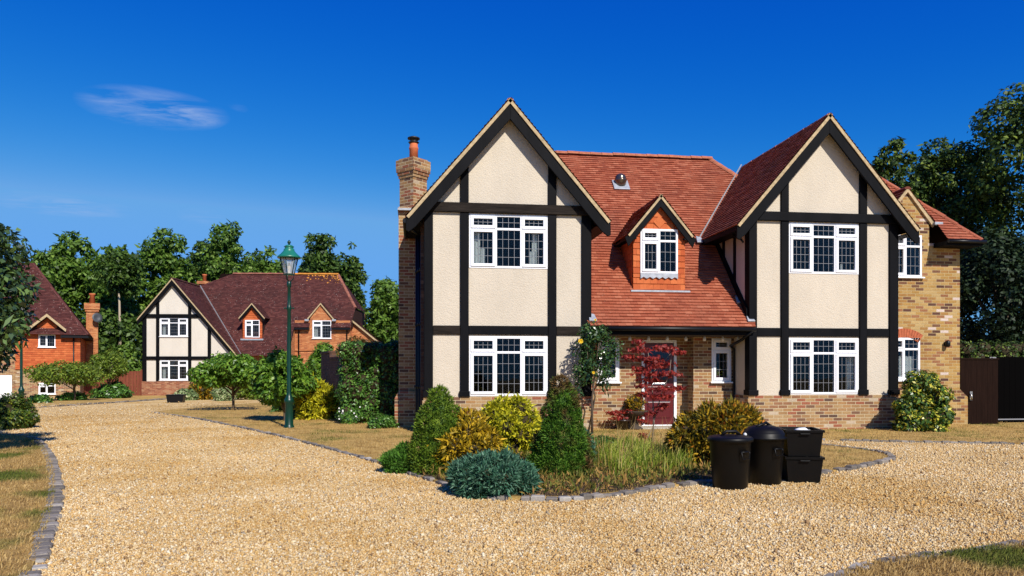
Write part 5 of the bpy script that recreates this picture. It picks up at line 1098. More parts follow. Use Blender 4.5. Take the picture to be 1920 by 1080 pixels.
def bgtree(px0, px1, ptop, Y, label, leafm, n, L, seed, zb=1.5, group='tall trees beyond the distant houses', sub=70, name='broadleaf_tree'):
    pc = P((px0 + px1) / 2, ptop, Y); hw = (P(px1, ptop, Y).x - P(px0, ptop, Y).x) / 2; zt = pc.z; b = (pc.x, Y, gz(0, Y)); H_ = zt - b[2]
    zc = (zb + H_) / 2 + 0.3; rz = (H_ - zb) / 2
    cl = fit(lumps((0, 0, zc, hw, hw * 0.9, rz), sub, hw * 0.22, seed, -0.95, 0.66, 0.7, 0.55) + lumps((0, 0, zc, hw * 0.55, hw * 0.5, rz * 0.75), sub // 3, hw * 0.3, seed + 50, -0.95, 0.66, 0.8, 0.4), -hw, hw, zb * 0.6, H_)
    return tree(label, b, H_ * 0.35, cl, leafm, n, L, L * 0.62, group, name, 0.25, None)
bgtree(30, 110, 470, 58, 'tall dark green tree farthest left, rising behind the tile hung house', 'oak', 9000, 0.34, 1)
bgtree(70, 190, 433, 62, 'tall spreading green tree rising behind the roof and chimney of the tile hung house', 'oak', 13000, 0.34, 2)
bgtree(165, 262, 462, 60, 'lower leafy tree in the gap left of the timbered gable of the distant house', 'oak', 10000, 0.34, 3)
bgtree(238, 372, 431, 64, 'tall round-topped tree rising right behind the timbered gable of the distant house', 'oak', 14000, 0.34, 4)
bgtree(362, 485, 416, 66, 'tallest tree of the far row, with a peaked crown left of the lamp post', 'oak', 14000, 0.34, 5)
bgtree(455, 545, 462, 63, 'smaller pale green tree directly behind the lantern of the street lamp', 'oak', 8000, 0.34, 6)
bgtree(548, 650, 436, 66, 'dark tree rising over the orange end of the distant ridge', 'oak2', 10000, 0.34, 7)
bgtree(625, 692, 456, 64, 'dark tree with ragged branches right of the distant ridge', 'oak2', 7000, 0.34, 8)
bgtree(680, 770, 522, 52, 'leafy green tree squeezed between the distant house and the main house chimney', 'oak', 9000, 0.3, 9, 0.6)
bgtree(150, 250, 486, 68, 'tree set back behind the pale bare trunk, filling the gap in the far row', 'oak2', 8000, 0.36, 11)
bgtree(335, 430, 452, 70, 'tree set back between the two tallest crowns of the far row', 'oak2', 9000, 0.36, 12)
bgtree(425, 520, 470, 71, 'tree set back just left of the street lamp lantern', 'oak2', 8000, 0.36, 13)
bgtree(575, 680, 478, 72, 'tree set back behind the right hand hip of the distant plum roof', 'oak2', 8000, 0.36, 14)
bgtree(100, 300, 560, 58, 'dark undergrowth trees filling the gap between the two distant houses', 'oak2', 9000, 0.34, 10, 0.2, 'tall trees beyond the distant houses', 34)
tg = P(224, 640, 56); T_ = empty('slender_tree', (tg.x, 56, gz(0, 56)), 'slender tree with a pale bare trunk in the gap left of the distant timbered gable', 'tree'); ORG[T_.name] = Vector((0, 0, 0)); stems([([(0, 0, 0), (0.05, 0, 3), (0, 0, 6.4), (-0.1, 0, 8.2)], 0.12, 0.05)], simple('pale_trunk', (0.42, 0.34, 0.24), 0.9, 0.1), T_); p_, n_ = shell(lumps((0, 0, 8.6, 1.5, 1.2, 1.6), 18, 0.5, 77), 2600, 0.4, 0.5); np_mesh('crown', broad(p_, n_, 0.3, 0.18), 4, LM['oak2'], T_)
# trees at the right edge
def rtree(px0, px1, ptop, pbot, Y, label, leafm, n, L, seed, sub=30, k=0.30, name='broadleaf_tree', zr=0.22):
    pc = P((px0 + px1) / 2, ptop, Y); hw = (P(px1, ptop, Y).x - P(px0, ptop, Y).x) / 2; zb = max(0.1, P((px0 + px1) / 2, pbot, Y).z)
    b = (pc.x, Y, gz(0, Y)); zt = pc.z - b[2]; zb -= b[2]
    cl = fit(lumps((0, 0, (zt + zb) / 2, hw, hw * 0.85, (zt - zb) / 2), sub * 2, hw * k * 0.8, seed, -0.97, 0.68, 0.8, 0.55), -hw, hw, zb, zt)
    return tree(label, b, zt * 0.4, cl, leafm, n, L, L * 0.6, 'dark trees behind the right wing', name, zr)
rtree(1835, 2150, 118, 620, 27, 'very tall dark tree filling the right edge of the photo', 'right', 26000, 0.20, 21, 44, 0.26)
rtree(1690, 1880, 265, 560, 30, 'mid height green tree behind the hipped roof of the right wing', 'right', 20000, 0.19, 22, 36)
rtree(1630, 1712, 258, 430, 27, 'slender airy tree top showing over the right gable roof', 'right', 2200, 0.19, 23, 16, 0.24, zr=0.05)
rtree(1775, 1990, 430, 690, 23, 'dark dense evergreen behind the garden gate', 'deep', 20000, 0.15, 24, 34)
rtree(1640, 1820, 330, 560, 34, 'dark tree lowest behind the wing roof, mostly hidden by it', 'deep', 9000, 0.2, 25)
# tree at the left edge, mostly outside the frame
b = (-8.5, 12.6, 0.03)
cl = lumps((0.62, 0, 2.65, 1.75, 1.5, 1.75), 60, 0.38, 31, -0.95, 0.68, 0.85) + lumps((0.4, 0, 2.7, 1.2, 1.0, 1.4), 24, 0.4, 33, -0.95, 0.66, 0.85) + lumps((-1.0, 0.2, 4.6, 1.9, 1.7, 2.2), 40, 0.5, 32, -0.9, 0.7, 0.85)  # last, higher crown lumps are out of view, added to shade bush and lawn
tree('dark glossy-leaved small tree leaning in at the left edge of the photo', b, 1.2, cl, 'near', 62000, 0.12, 0.066, None, 'small_tree', 0.07)
# two small lawn trees
def small(px, py, x0, x1, t, bt, lm, label, n, L, seed, group='small trees on the front lawn', wd=0.55):
    g = G(px, py); D = g.y; s_ = (P(px + 10, py, D).x - P(px, py, D).x) / 10; cx = ((x0 + x1) / 2 - px) * s_; hw = (x1 - x0) / 2 * s_; zt = P(px, t, D).z - g.z; zb = P(px, bt, D).z - g.z
    cl = fit(lumps((cx, 0, (zt + zb) / 2, hw, hw * 0.9, (zt - zb) / 2), 34, hw * 0.28, seed, -0.85, 0.7, 0.7, 0.5), cx - hw, cx + hw, zb, zt)
    return tree(label, (g.x, g.y, g.z), zb * 0.9, cl, lm, n, L, L * wd, group, 'small_tree', 0.06)
small(437, 771, 362, 500, 662, 728, 'fresh', 'small round-headed green tree on the lawn, left of the street lamp', 9000, 0.13, 41)
small(534, 791, 470, 592, 655, 762, 'fresh', 'small weeping green tree directly behind the street lamp post', 9000, 0.12, 42)
small(140, 752, 58, 200, 676, 722, 'lime', 'lime green spreading acer in front of the tile hung house', 5000, 0.14, 43, 'lime green trees by the tile hung house')
small(205, 748, 165, 240, 655, 712, 'lime', 'lime green young tree in front of the red brown fence', 3500, 0.13, 44, 'lime green trees by the tile hung house')
def ragged(p, nn, amt, size, seed):
    r_ = np.random.default_rng(seed); f = np.zeros(len(p))
    for i in range(7): k = unit(r_.normal(size=3)) * 6.283 / size * (0.6 + 0.4 * i); f += np.sin(p @ k + r_.uniform(0, 6.28)) / (1 + 0.35 * i)
    return p + nn * (f * amt * 0.45)[:, None], f
M['twig_shade'] = simple('shaded_inner_twigs', (0.045, 0.034, 0.018), 0.95, 0.1, 0, 0.5, 20)  # dark twig colour that also paints shade into the foliage gaps
def two_mat(o, n1, m2):
    o.data.materials.append(m2); mi = np.zeros(len(o.data.polygons), dtype=np.int32); mi[n1:] = 1; o.data.polygons.foreach_set('material_index', mi); o.data.update()
def shrub(name, label, base, clumps, lm, n, L, Wd, mode='broad', group=None, cat='shrub', cr=0.74, lo=0.75, upb=0.3, rnd=0.6, cull=0.8, rag=0.5):
    p, nn = shell(clumps, int(n * 1.25), lo, cull, up=0.0)
    C_ = np.array(clumps); sz_ = float(np.mean(C_[:, 3])); p, f = ragged(p, nn, sz_ * rag, sz_ * 2.2, n); kp = (f > -1.1) | (NR.random(len(p)) < 0.35); p, nn = p[kp], nn[kp]; p[:, 2] = np.maximum(p[:, 2], 0.01)
    V = broad(p, nn, L, Wd, rnd) if mode == 'broad' else spray(p, nn, L, Wd, rnd, upb)
    n1 = len(V) // 4
    if cr: V = np.concatenate([V, core(clumps, cr)])
    o = np_mesh(name, V, 4, LM[lm]); o.location = base
    if cr: two_mat(o, n1, M['twig_shade'])
    return tag(o, label, cat, group)
def mound(px, py, x0, x1, top, name, label, lm, n, L, Wd, mode='broad', sub=14, k=0.42, seed=0, depth=0.85, group=None, zlow=0.0, cat='shrub', D=None, lo=0.75, upb=0.3, rnd=0.6, cr=0.74):
    """shrub whose base stands on the ground at pixel (px,py), spans x0..x1 and reaches up to top"""
    g = G(px, py); s_ = (P(px + 10, py, g.y).x - P(px, py, g.y).x) / 10; hw = (x1 - x0) / 2 * s_; cx = ((x0 + x1) / 2 - px) * s_
    g = Vector((g.x, g.y + hw * depth * 0.7, g.z)); zt = P((x0 + x1) / 2, top, g.y).z - g.z; s2 = 1.0
    cl = fit(lumps((cx, 0, zt * 0.42, hw, hw * depth, zt * 0.60), sub, min(hw, zt) * k, seed, -0.75, 0.66, 0.9), cx - hw, cx + hw, -0.12 * zt, zt)
    return shrub(name, label, (g.x, g.y, g.z + 0.02), cl, lm, n, L, Wd, mode, group, cat, cr, lo, upb, rnd)
# corner bed: dwarf conifers as cones of small tufts
def cone_conifer(px, py, x0, x1, top, label, lm, n, seed, pw=0.8, group='clipped dwarf conifers'):
    g = G(px, py); s_ = (P(px + 10, py, g.y).x - P(px, py, g.y).x) / 10; R_ = (x1 - x0) / 2 * s_; g = Vector((g.x + ((x0 + x1) / 2 - px) * s_, g.y + R_ * 0.75, 0.03)); Hh = P(px, top, g.y).z
    r_ = random.Random(seed); prof = lambda f: R_ * (1 - f) ** pw * (0.86 + 0.14 * min(1, f * 6))
    cl = []; k = 0
    for lv in range(16):
        f = (lv + 0.3) / 16; rr_ = prof(f); cnt = max(3, int(2 * math.pi * rr_ / 0.16))
        for j in range(cnt):
            a = 2 * math.pi * (j + r_.random() * 0.8) / cnt; s = r_.uniform(0.055, 0.15) * (0.65 + 0.5 * (1 - f)); cl.append((rr_ * 0.86 * math.cos(a), rr_ * 0.86 * math.sin(a), f * Hh + r_.uniform(-0.03, 0.03), s, s, s * 0.85))
    cl.append((0, 0, Hh * 0.95, 0.06, 0.06, 0.08))
    p, nn = shell(cl, n, 0.7, 0.8, up=0.0); V = spray(p, nn, 0.045, 0.013, 0.45, 0.35)
    cc_ = [];  nu = 16
    for lv in range(12):
        f0, f1 = lv / 12, (lv + 1) / 12
        for i in range(nu):
            a0, a1 = 2 * math.pi * i / nu, 2 * math.pi * (i + 1) / nu; q0, q1 = prof(f0) * 0.82, prof(f1) * 0.82
            cc_ += [(q0 * math.cos(a0), q0 * math.sin(a0), f0 * Hh), (q0 * math.cos(a1), q0 * math.sin(a1), f0 * Hh), (q1 * math.cos(a1), q1 * math.sin(a1), f1 * Hh), (q1 * math.cos(a0), q1 * math.sin(a0), f1 * Hh)]
    o = np_mesh('dwarf_conifer', np.concatenate([V, np.array(cc_)]), 4, LM[lm]); o.location = g; return tag(o, label, 'conifer', group)
cone_conifer(826, 893, 770, 882, 733, 'dome-shaped green dwarf conifer at the left end of the corner bed', 'spruce', 30000, 51, 0.55)
cone_conifer(1062, 899, 1008, 1115, 712, 'taller pointed dwarf conifer with scorched brown patches in the middle of the corner bed', 'spruce2', 34000, 52, 0.72)
mound(745, 888, 716, 790, 842, 'low_shrub', 'low bright green mat shrub on the gravel edge, left of the dome conifer', 'mossy', 9000, 0.045, 0.016, 'spray', 14, 0.5, 61, upb=0.4)
mound(868, 894, 802, 940, 785, 'golden_conifer', 'orange gold feathery conifer between the dome conifer and the blue juniper', 'gold', 9000, 0.075, 0.03, 'spray', 20, 0.34, 62, upb=-0.1, rnd=0.6)
mound(965, 862, 905, 1022, 748, 'yellow_conifer', 'bright yellow feathery conifer below the left bay window', 'yellow', 8000, 0.085, 0.032, 'spray', 18, 0.34, 63, upb=-0.1, rnd=0.6)
mound(930, 935, 846, 1008, 857, 'juniper', 'blue green creeping juniper spilling over the kerb at the tip of the bed', 'blue', 20000, 0.06, 0.017, 'spray', 44, 0.30, 64, 0.8, upb=0.25, rnd=0.75)
mound(1080, 876, 1058, 1116, 806, 'juniper', 'small blue grey conifer tuft against the right side of the pointed conifer', 'blue', 3500, 0.055, 0.017, 'spray', 9, 0.45, 65)
mound(1365, 884, 1277, 1457, 757, 'bronze_conifer', 'wide bronze and gold conifer behind the dustbins', 'bronze', 17000, 0.085, 0.032, 'spray', 40, 0.26, 66, 0.7, upb=0.0, rnd=0.6)
mound(1738, 812, 1694, 1786, 697, 'variegated_shrub', 'yellow and green variegated evergreen shrub against the right wing', 'varieg', 8000, 0.085, 0.05, 'broad', 20, 0.36, 67, 0.55)
mound(15, 806, -60, 50, 742, 'variegated_shrub', 'rounded yellow green bush in shade at the left edge', 'yellowgreen', 7000, 0.07, 0.04, 'broad', 16, 0.4, 68)
mound(1120, 846, 1086, 1166, 818, 'low_shrub', 'low dark green shrub in the bed beside the pointed conifer', 'hedge', 3000, 0.05, 0.025, 'broad', 10, 0.45, 69)
# planting by the garden wall
mound(592, 789, 552, 626, 714, 'yellow_conifer', 'yellow conifer in front of the dark garden wall, right of the street lamp', 'yellow', 6000, 0.14, 0.05, 'spray', 18, 0.34, 71, 0.8, upb=-0.05)
mound(578, 786, 545, 610, 754, 'juniper', 'low blue green juniper at the foot of the yellow conifer by the lamp', 'blue', 5000, 0.09, 0.03, 'spray', 14, 0.4, 72)
mound(654, 797, 630, 682, 764, 'flowering_shrub', 'small green bush with white flowers at the foot of the clipped hedge', 'hedge', 3000, 0.07, 0.035, 'broad', 12, 0.42, 73)
mound(716, 806, 690, 744, 780, 'low_shrub', 'low dark shrub in shade at the foot of the main house chimney', 'hedge', 2500, 0.06, 0.03, 'broad', 10, 0.45, 74)
mound(545, 775, 505, 585, 705, 'green_shrub', 'loose green shrub behind the weeping tree', 'hedge', 4000, 0.13, 0.06, 'broad', 14, 0.4, 75)
def hedge(name, label, x0, x1, y0, y1, z0, z1, lm, n, L, Wd, base, bulge=0.06, rot=0):
    cl = []; r_ = random.Random(int(x0 * 10 + n)); nx, ny, nz_ = max(2, int((x1 - x0) / 0.22)), max(2, int((y1 - y0) / 0.22)), max(2, int((z1 - z0) / 0.22))
    for i in range(nx):
        for j in range(ny):
            for k in range(nz_):
                if 0 < i < nx - 1 and 0 < j < ny - 1 and k < nz_ - 1: continue
                s = 0.19 * r_.uniform(0.75, 1.35); cl.append((x0 + (x1 - x0) * (i + 0.5) / nx + r_.uniform(-bulge, bulge), y0 + (y1 - y0) * (j + 0.5) / ny + r_.uniform(-bulge, bulge), z0 + (z1 - z0) * (k + 0.5) / nz_ + r_.uniform(-bulge, bulge), s, s, s))
    p, nn = shell(cl, n, 0.75, 0.8); V = broad(p, nn, L, Wd, 0.8); n1 = len(V) // 4; o = np_mesh(name, np.concatenate([V, core(cl, 0.8)]), 4, LM[lm]); two_mat(o, n1, M['twig_shade']); o.location = base; return tag(o, label, 'hedge')
h0 = G(690, 800)
hedge('clipped_hedge', 'tall clipped green hedge between the garden wall and the main house', -0.75, 0.7, -0.2, 2.2, 0.15, 2.02, 'hedge', 26000, 0.075, 0.042, (h0.x + 0.05, h0.y + 0.9, 0))
hedge('clipped_hedge', 'flat-topped hedge showing above the side gate', -0.2, 3.2, -0.3, 0.5, 0.3, 2.05, 'right', 14000, 0.075, 0.045, (14.6, 18.6, 0))
# shrubs beyond the garden wall
def floating(px0, px1, top, bot, Y, name, label, lm, n, L, Wd, seed, mode='broad', cat='shrub'):
    a, b_ = P(px0, top, Y), P(px1, bot, Y); cx = (a.x + b_.x) / 2; hw = (b_.x - a.x) / 2; g = gz(0, Y); zt = a.z - g
    cl = fit(lumps((0, 0, zt * 0.5, hw, hw * 0.8, zt * 0.52), 24, min(hw, zt / 2) * 0.36, seed, -0.85, 0.7), -hw, hw, -0.1, zt)
    return shrub(name, label, (cx, Y, g), cl, lm, n, L, Wd, mode, None, cat, 0.7)
floating(572, 642, 643, 690, 33, 'green_shrub', 'bright green rounded bush in front of the orange brick end of the distant house', 'fresh', 6000, 0.14, 0.07, 81)
floating(640, 722, 632, 690, 30, 'bronze_shrub', 'bronze-leaved bush above the garden wall beside the hedge', 'bronze_leaf', 6000, 0.14, 0.06, 82)
floating(205, 268, 640, 700, 51, 'green_shrub', 'leafy green bush left of the timbered gable of the distant house', 'oak', 5000, 0.22, 0.13, 83)
def smallfar(px, py, x0, x1, top, name, label, lm, n, L, seed, mode='broad'): return mound(px, py, x0, x1, top, name, label, lm, n, L, L * 0.5, mode, 12, 0.42, seed, 0.8)
smallfar(344, 751, 322, 366, 732, 'hosta', 'pale variegated hosta beside the black trough in front of the distant house', 'hosta', 1500, 0.16, 91)
smallfar(378, 750, 352, 402, 722, 'bronze_conifer', 'orange bronze low conifer in front of the plinth of the distant house', 'bronze', 2200, 0.15, 92, 'spray')
smallfar(414, 752, 396, 436, 724, 'variegated_shrub', 'white and green variegated shrub right of the orange low conifer', 'hosta', 1800, 0.13, 93)
smallfar(455, 750, 430, 500, 712, 'low_shrub', 'olive green low shrub behind the round-headed lawn tree', 'lime', 2200, 0.14, 94)
smallfar(210, 748, 160, 236, 716, 'green_shrub', 'dark green rounded shrub against the red brown fence', 'hedge', 3000, 0.16, 95)
smallfar(120, 752, 98, 158, 738, 'low_shrub', 'low green shrub under the lime green acer', 'hedge', 1500, 0.14, 96)
smallfar(68, 757, 50, 88, 742, 'low_shrub', 'low green shrub against the brick wall of the tile hung house', 'hedge', 1200, 0.14, 97)
# black trough far down the drive
g = G(330, 755); tr_ = MB(); tr_.prism([(g.x - 0.33, g.y - 0.18, g.z), (g.x + 0.33, g.y - 0.18, g.z), (g.x + 0.38, g.y - 0.2, g.z + 0.34), (g.x - 0.38, g.y - 0.2, g.z + 0.34)], (0, 0.4, 0)); tr_.box(g.x - 0.40, g.x + 0.40, g.y - 0.22, g.y + 0.22, g.z + 0.341, g.z + 0.38)
tag(tr_.build('plant_trough', M['black_plastic'], None, 0.01, at=(g.x, g.y, g.z)), 'black plant trough on the gravel in front of the distant timbered house', 'trough')
# flowers on the white-flowering bush
def flowers(parent_obj, name, m, n, r, box):
    rr_ = random.Random(n); ORG[parent_obj.name] = Vector((0, 0, 0))
    for i in range(n):
        mb = MB(); x, y, z = (rr_.uniform(*box[0]), rr_.uniform(*box[1]), rr_.uniform(*box[2])); a0 = rr_.random()
        for k in range(5):
            a = a0 + k * 1.2566; mb.poly([(x, y, z), (x + r * math.cos(a - 0.5), y - r * 0.3, z + r * math.sin(a - 0.5)), (x + r * 1.25 * math.cos(a), y - r * 0.5, z + r * 1.25 * math.sin(a)), (x + r * math.cos(a + 0.5), y - r * 0.3, z + r * math.sin(a + 0.5))])
        mb.build(name, m, parent_obj)
fl = next(o for o in COL.objects if o.name.startswith('flowering_shrub')); flowers(fl, 'flower', simple('white_petal', (0.8, 0.8, 0.78), 0.6), 14, 0.018, ((-0.3, 0.3), (-0.36, -0.2), (0.12, 0.45)))
# camellia-like standard by the left bay's corner post
bC = (3.95, 15.8, 0.03); Tc = empty('climbing_rose', bC, 'tall dark-leaved standard shrub with yellow blooms against the corner post beside the porch', 'shrub'); ORG[Tc.name] = Vector((0, 0, 0))
cl = lumps((-0.04, 0.0, 1.72, 0.44, 0.24, 0.62), 22, 0.165, 101, -0.95, 0.75) + [(-0.38, 0, 1.3, 0.16, 0.12, 0.25), (0.16, 0, 1.05, 0.14, 0.12, 0.2), (-0.2, 0, 2.25, 0.14, 0.12, 0.22), (-0.42, 0, 0.95, 0.1, 0.1, 0.22)]
p, nn = shell(cl, 2900, 0.25, 0.2); np_mesh('foliage', broad(p, nn, 0.075, 0.042, 0.9), 4, LM['camellia'], Tc)
stems([([(-0.12, 0, 0), (-0.12, 0.02, 0.7), (-0.06, 0, 1.3), (0.05, 0, 2.1)], 0.028, 0.01), ([(-0.2, 0.04, 0), (-0.04, 0.05, 0.8), (-0.2, 0, 1.4), (-0.25, 0, 2.1)], 0.022, 0.008), ([(-0.1, 0.02, 0.9), (0.2, 0, 1.4), (0.4, 0, 1.9)], 0.015, 0.006)], M['bark'], Tc, 'stem')
YP = simple('yellow_petal', (0.75, 0.48, 0.01), 0.6)
for (x, y, z, r_) in ((-0.42, -0.2, 1.99, 0.05), (-0.16, -0.28, 1.32, 0.03), (-0.1, -0.2, 2.45, 0.025)):
    fb = MB()
    for k in range(14):
        a = k * 2.4; e_ = (k / 14) * 1.3; fb.poly([(x, y, z), (x + r_ * math.cos(a - .5) * math.cos(e_), y - r_ * math.sin(e_) * 0.6, z + r_ * math.sin(a - .5) * math.cos(e_)), (x + r_ * 1.2 * math.cos(a) * math.cos(e_), y - r_ * math.sin(e_) * .9, z + r_ * 1.2 * math.sin(a) * math.cos(e_)), (x + r_ * math.cos(a + .5) * math.cos(e_), y - r_ * math.sin(e_) * .6, z + r_ * math.sin(a + .5) * math.cos(e_))])
    fb.build('flower', YP, Tc)
# japanese maple in front of the door: flat layers of small hand-shaped leaves
def palmate(p, nn, L):
    out = []
    n = len(p); up = unit(nn + NR.normal(size=(n, 3)) * 0.5 + np.array([0, -0.25, 0.5])); a0 = unit(np.cross(up, NR.normal(size=(n, 3))) + np.array([0, 0, -0.45])); s0 = unit(np.cross(up, a0))
    for ang in (-1.1, -0.55, 0, 0.55, 1.1):
        a = a0 * math.cos(ang) + s0 * math.sin(ang); out.append(leaves(p, a, up, L * (1 - 0.2 * abs(ang)), L * 0.27, 0.05, 0.2).reshape(n, 4, 3))
    return np.stack(out, 1).reshape(-1, 3)
def maple(base, label, layers, n, L, stem_paths, group=None, cat='tree', name='japanese_maple'):
    T = empty(name, base, label, cat, group); ORG[T.name] = Vector((0, 0, 0)); p, nn = shell(layers, n, 0.1, 0.0); np_mesh('crown', palmate(p, nn, L), 4, LM['maple'], T)
    stems(stem_paths, M['bark_pale'], T); return T
gm_ = G(1222, 842); s_ = gm_.y / FPX * 1.0
def ml(px, py, rx, rz, ry=0.22): q = P(px, py, gm_.y); return (q.x - gm_.x, random.Random(px).uniform(-0.18, 0.18), q.z - 0.03, rx, ry, rz)
lay = [ml(1196, 655, .22, .06), ml(1245, 652, .26, .06), ml(1262, 660, .18, .04), ml(1180, 668, .18, .05), ml(1215, 672, .34, .07), ml(1240, 682, .36, .07), ml(1205, 690, .26, .06), ml(1250, 700, .25, .06), ml(1222, 712, .3, .05), ml(1238, 728, .28, .05), ml(1196, 722, .14, .05), ml(1268, 726, .14, .04), ml(1228, 742, .2, .04), ml(1236, 765, .13, .04), ml(1210, 700, .3, .05), ml(1244, 758, .09, .03), ml(1212, 818, .12, .05), ml(1200, 640, .1, .06), ml(1205, 738, .16, .05), ml(1246, 742, .14, .04), ml(1222, 775, .14, .04), ml(1206, 790, .1, .04)]
q = lambda px, py, y=0: (P(px, py, gm_.y).x - gm_.x, y, P(px, py, gm_.y).z - 0.03)
maple((gm_.x, gm_.y, 0.03), 'red leaved japanese maple with thin pale stems in front of the maroon door', lay, 1350, 0.062, [([q(1222, 842), q(1226, 790), q(1224, 745), q(1220, 690), q(1215, 660)], 0.017, 0.005), ([q(1226, 790), q(1238, 740, -.05), q(1252, 700, -.1), q(1256, 660, -.1)], 0.010, 0.004), ([q(1224, 800), q(1214, 822), q(1210, 812)], 0.008, 0.004), ([q(1224, 750), q(1205, 720, .1), q(1190, 690, .1), q(1186, 665, .1)], 0.009, 0.003), ([q(1225, 770), q(1214, 758, .05), q(1212, 745, .05)], 0.006, 0.003), ([q(1222, 700), q(1245, 680, .1), q(1262, 662, .1)], 0.007, 0.003)])
ga_ = Vector((4.78, 16.72, 0.03)); maple(ga_, 'low red leaved maple in a pot at the foot of the porch wall', [(-0.22, 0, 0.40, .22, .15, .06), (0.1, 0, 0.42, .3, .16, .06), (0.4, 0, 0.36, .22, .15, .07), (-0.1, 0, 0.28, .2, .14, .07), (0.45, 0, 0.22, .14, .12, .08)], 420, 0.06, [([(0, 0, 0.1), (0.02, 0, 0.3), (-0.1, 0, 0.4)], 0.015, 0.006), ([(0.02, 0, 0.25), (0.2, 0, 0.38), (0.38, 0, 0.36)], 0.01, 0.005)])
pm = MB(); pm.lathe([(0.10, 0), (0.15, 0.2), (0.165, 0.2), (0.165, 0.235), (0.14, 0.235), (0.14, 0.19)], (ga_.x, ga_.y, 0.03), 16)
tag(pm.build('plant_pot', simple('dark_glazed_pot', (0.03, 0.018, 0.015), 0.3), None, at=(ga_.x, ga_.y, 0.03)), 'dark glazed pot under the low red maple by the porch wall', 'plant pot')
# clipped ball in a bowl planter by the door
gp_ = Vector((5.10, 16.80, 0.03)); um = MB(); um.lathe([(0.17, 0), (0.17, 0.03), (0.08, 0.08), (0.07, 0.22), (0.12, 0.27), (0.26, 0.35), (0.30, 0.41), (0.31, 0.43), (0.27, 0.43), (0.22, 0.38), (0, 0.37)], (gp_.x, gp_.y, 0.03), 20)
tag(um.build('bowl_planter', simple('dark_stone_bowl', (0.06, 0.045, 0.035), 0.8, 0.2, 0, 0.3, 10), None, at=(gp_.x, gp_.y, 0.03)), 'dark bowl planter on a foot beside the front door', 'planter')
shrub('topiary_ball', 'small bronze ball shrub growing in the bowl planter beside the front door', (gp_.x, gp_.y, 0.42), lumps((0, 0, 0.2, 0.17, 0.17, 0.18), 12, 0.08, 111, -0.9, 0.7), 'bronze', 1800, 0.05, 0.02, 'spray', None, 'shrub', 0.8)
yl = shrub('yellow_flowers', 'yellow flowers in the pot behind the small window right of the door', (7.30, WY + 0.16, 1.27), lumps((0, 0, 0.06, 0.09, 0.05, 0.06), 8, 0.05, 112, -0.9, 0.7), 'yellow', 500, 0.04, 0.025, 'broad', None, 'flowers', 0.7)
terra = MB(); gq = G(1000, 892); terra.lathe([(0.035, 0), (0.05, 0.09), (0.056, 0.09), (0.056, 0.115), (0.045, 0.115)], (gq.x, gq.y, 0.036), 14); tag(terra.build('terracotta_pot', M['terracotta'], None, at=(gq.x, gq.y, 0.036)), 'small terracotta pot among the plants at the foot of the pointed conifer', 'plant pot')
# tall grass and weeds in the bed (uncountable)
def blades(name, pts, hmin, hmax, w, m, lean=0.35, kind='stuff', z0=0.036, bend=0.3):
    n = len(pts); h = hmin + (hmax - hmin) * NR.random((n, 1)) ** 1.3; a = NR.random(n) * 6.283; d = np.stack([np.cos(a), np.sin(a), np.zeros(n)], 1); ln_ = lean * NR.random((n, 1)); s = np.stack([-np.sin(a + 1), np.cos(a + 1), np.zeros(n)], 1) * w * (0.6 + 0.8 * NR.random((n, 1)))
    b0 = np.column_stack([pts[:, 0], pts[:, 1], np.full(n, z0)]); mid = b0 + d * h * ln_ * 0.4; mid[:, 2:3] += h * 0.6; tip = b0 + d * h * ln_ * (1 + bend); tip[:, 2:3] += h * (1 - 0.3 * ln_)
    V = np.empty((n, 2, 4, 3)); V[:, 0, 0] = b0 - s / 2; V[:, 0, 1] = b0 + s / 2; V[:, 0, 2] = mid + s * 0.4; V[:, 0, 3] = mid - s * 0.4; V[:, 1, 0] = mid - s * 0.4; V[:, 1, 1] = mid + s * 0.4; V[:, 1, 2] = tip + s * 0.08; V[:, 1, 3] = tip - s * 0.08
    o = np_mesh(name, V.reshape(-1, 3), 4, m); o['kind'] = kind; return o
def scatter(poly, n):
    A = np.array([q[:2] for q in poly]); x = NR.uniform(A[:, 0].min(), A[:, 0].max(), n); y = NR.uniform(A[:, 1].min(), A[:, 1].max(), n); k = inpoly(x, y, poly); return np.column_stack([x[k], y[k]])
gpoly = g2((1165, 905), (1230, 905), (1290, 893), (1286, 872), (1250, 846), (1190, 842), (1140, 862), (1130, 890))
gpts = scatter(gpoly, 6000)
tl = NR.normal(0, 0.09, (len(gpts), 2)); cn = gpts[NR.integers(0, len(gpts), 26)]; gpts = np.concatenate([cn[NR.integers(0, 17, 3000)] + NR.normal(0, 0.07, (3000, 2)), gpts[:600]])
o = blades('tall_grass', gpts, 0.07, 0.36, 0.011, LM['grass'], 0.5); tag(o, 'tall yellow green grass growing in the bed left of the dustbins', 'grass')
st_ = scatter(g2((1020, 880), (1120, 900), (1300, 890), (1290, 850), (1130, 845)), 700)[:170]; o = blades('seed_stems', st_, 0.4, 0.75, 0.006, LM['straw'], 0.3); tag(o, 'thin straw coloured seed stems rising out of the bed', 'grass stems')
wp_ = scatter(bedp, 26000); p3 = np.column_stack([wp_, np.full(len(wp_), 0.04) + 0.09 * NR.random(len(wp_)) ** 2]); dn = np.array([0.5 + 0.5 * math.sin(x * 5.1) * math.cos(y * 4.3) for x, y in wp_]); kp = NR.random(len(wp_)) < 0.25 + 0.75 * dn; p3 = p3[kp]
o = np_mesh('ground_cover', spray(p3, np.tile([0, 0, 1.0], (len(p3), 1)), 0.08, 0.022, 0.9, 0.3), 4, LM['weed']); tag(o, 'brown and green low weeds covering the soil of the corner bed', 'weeds', None, 'stuff')
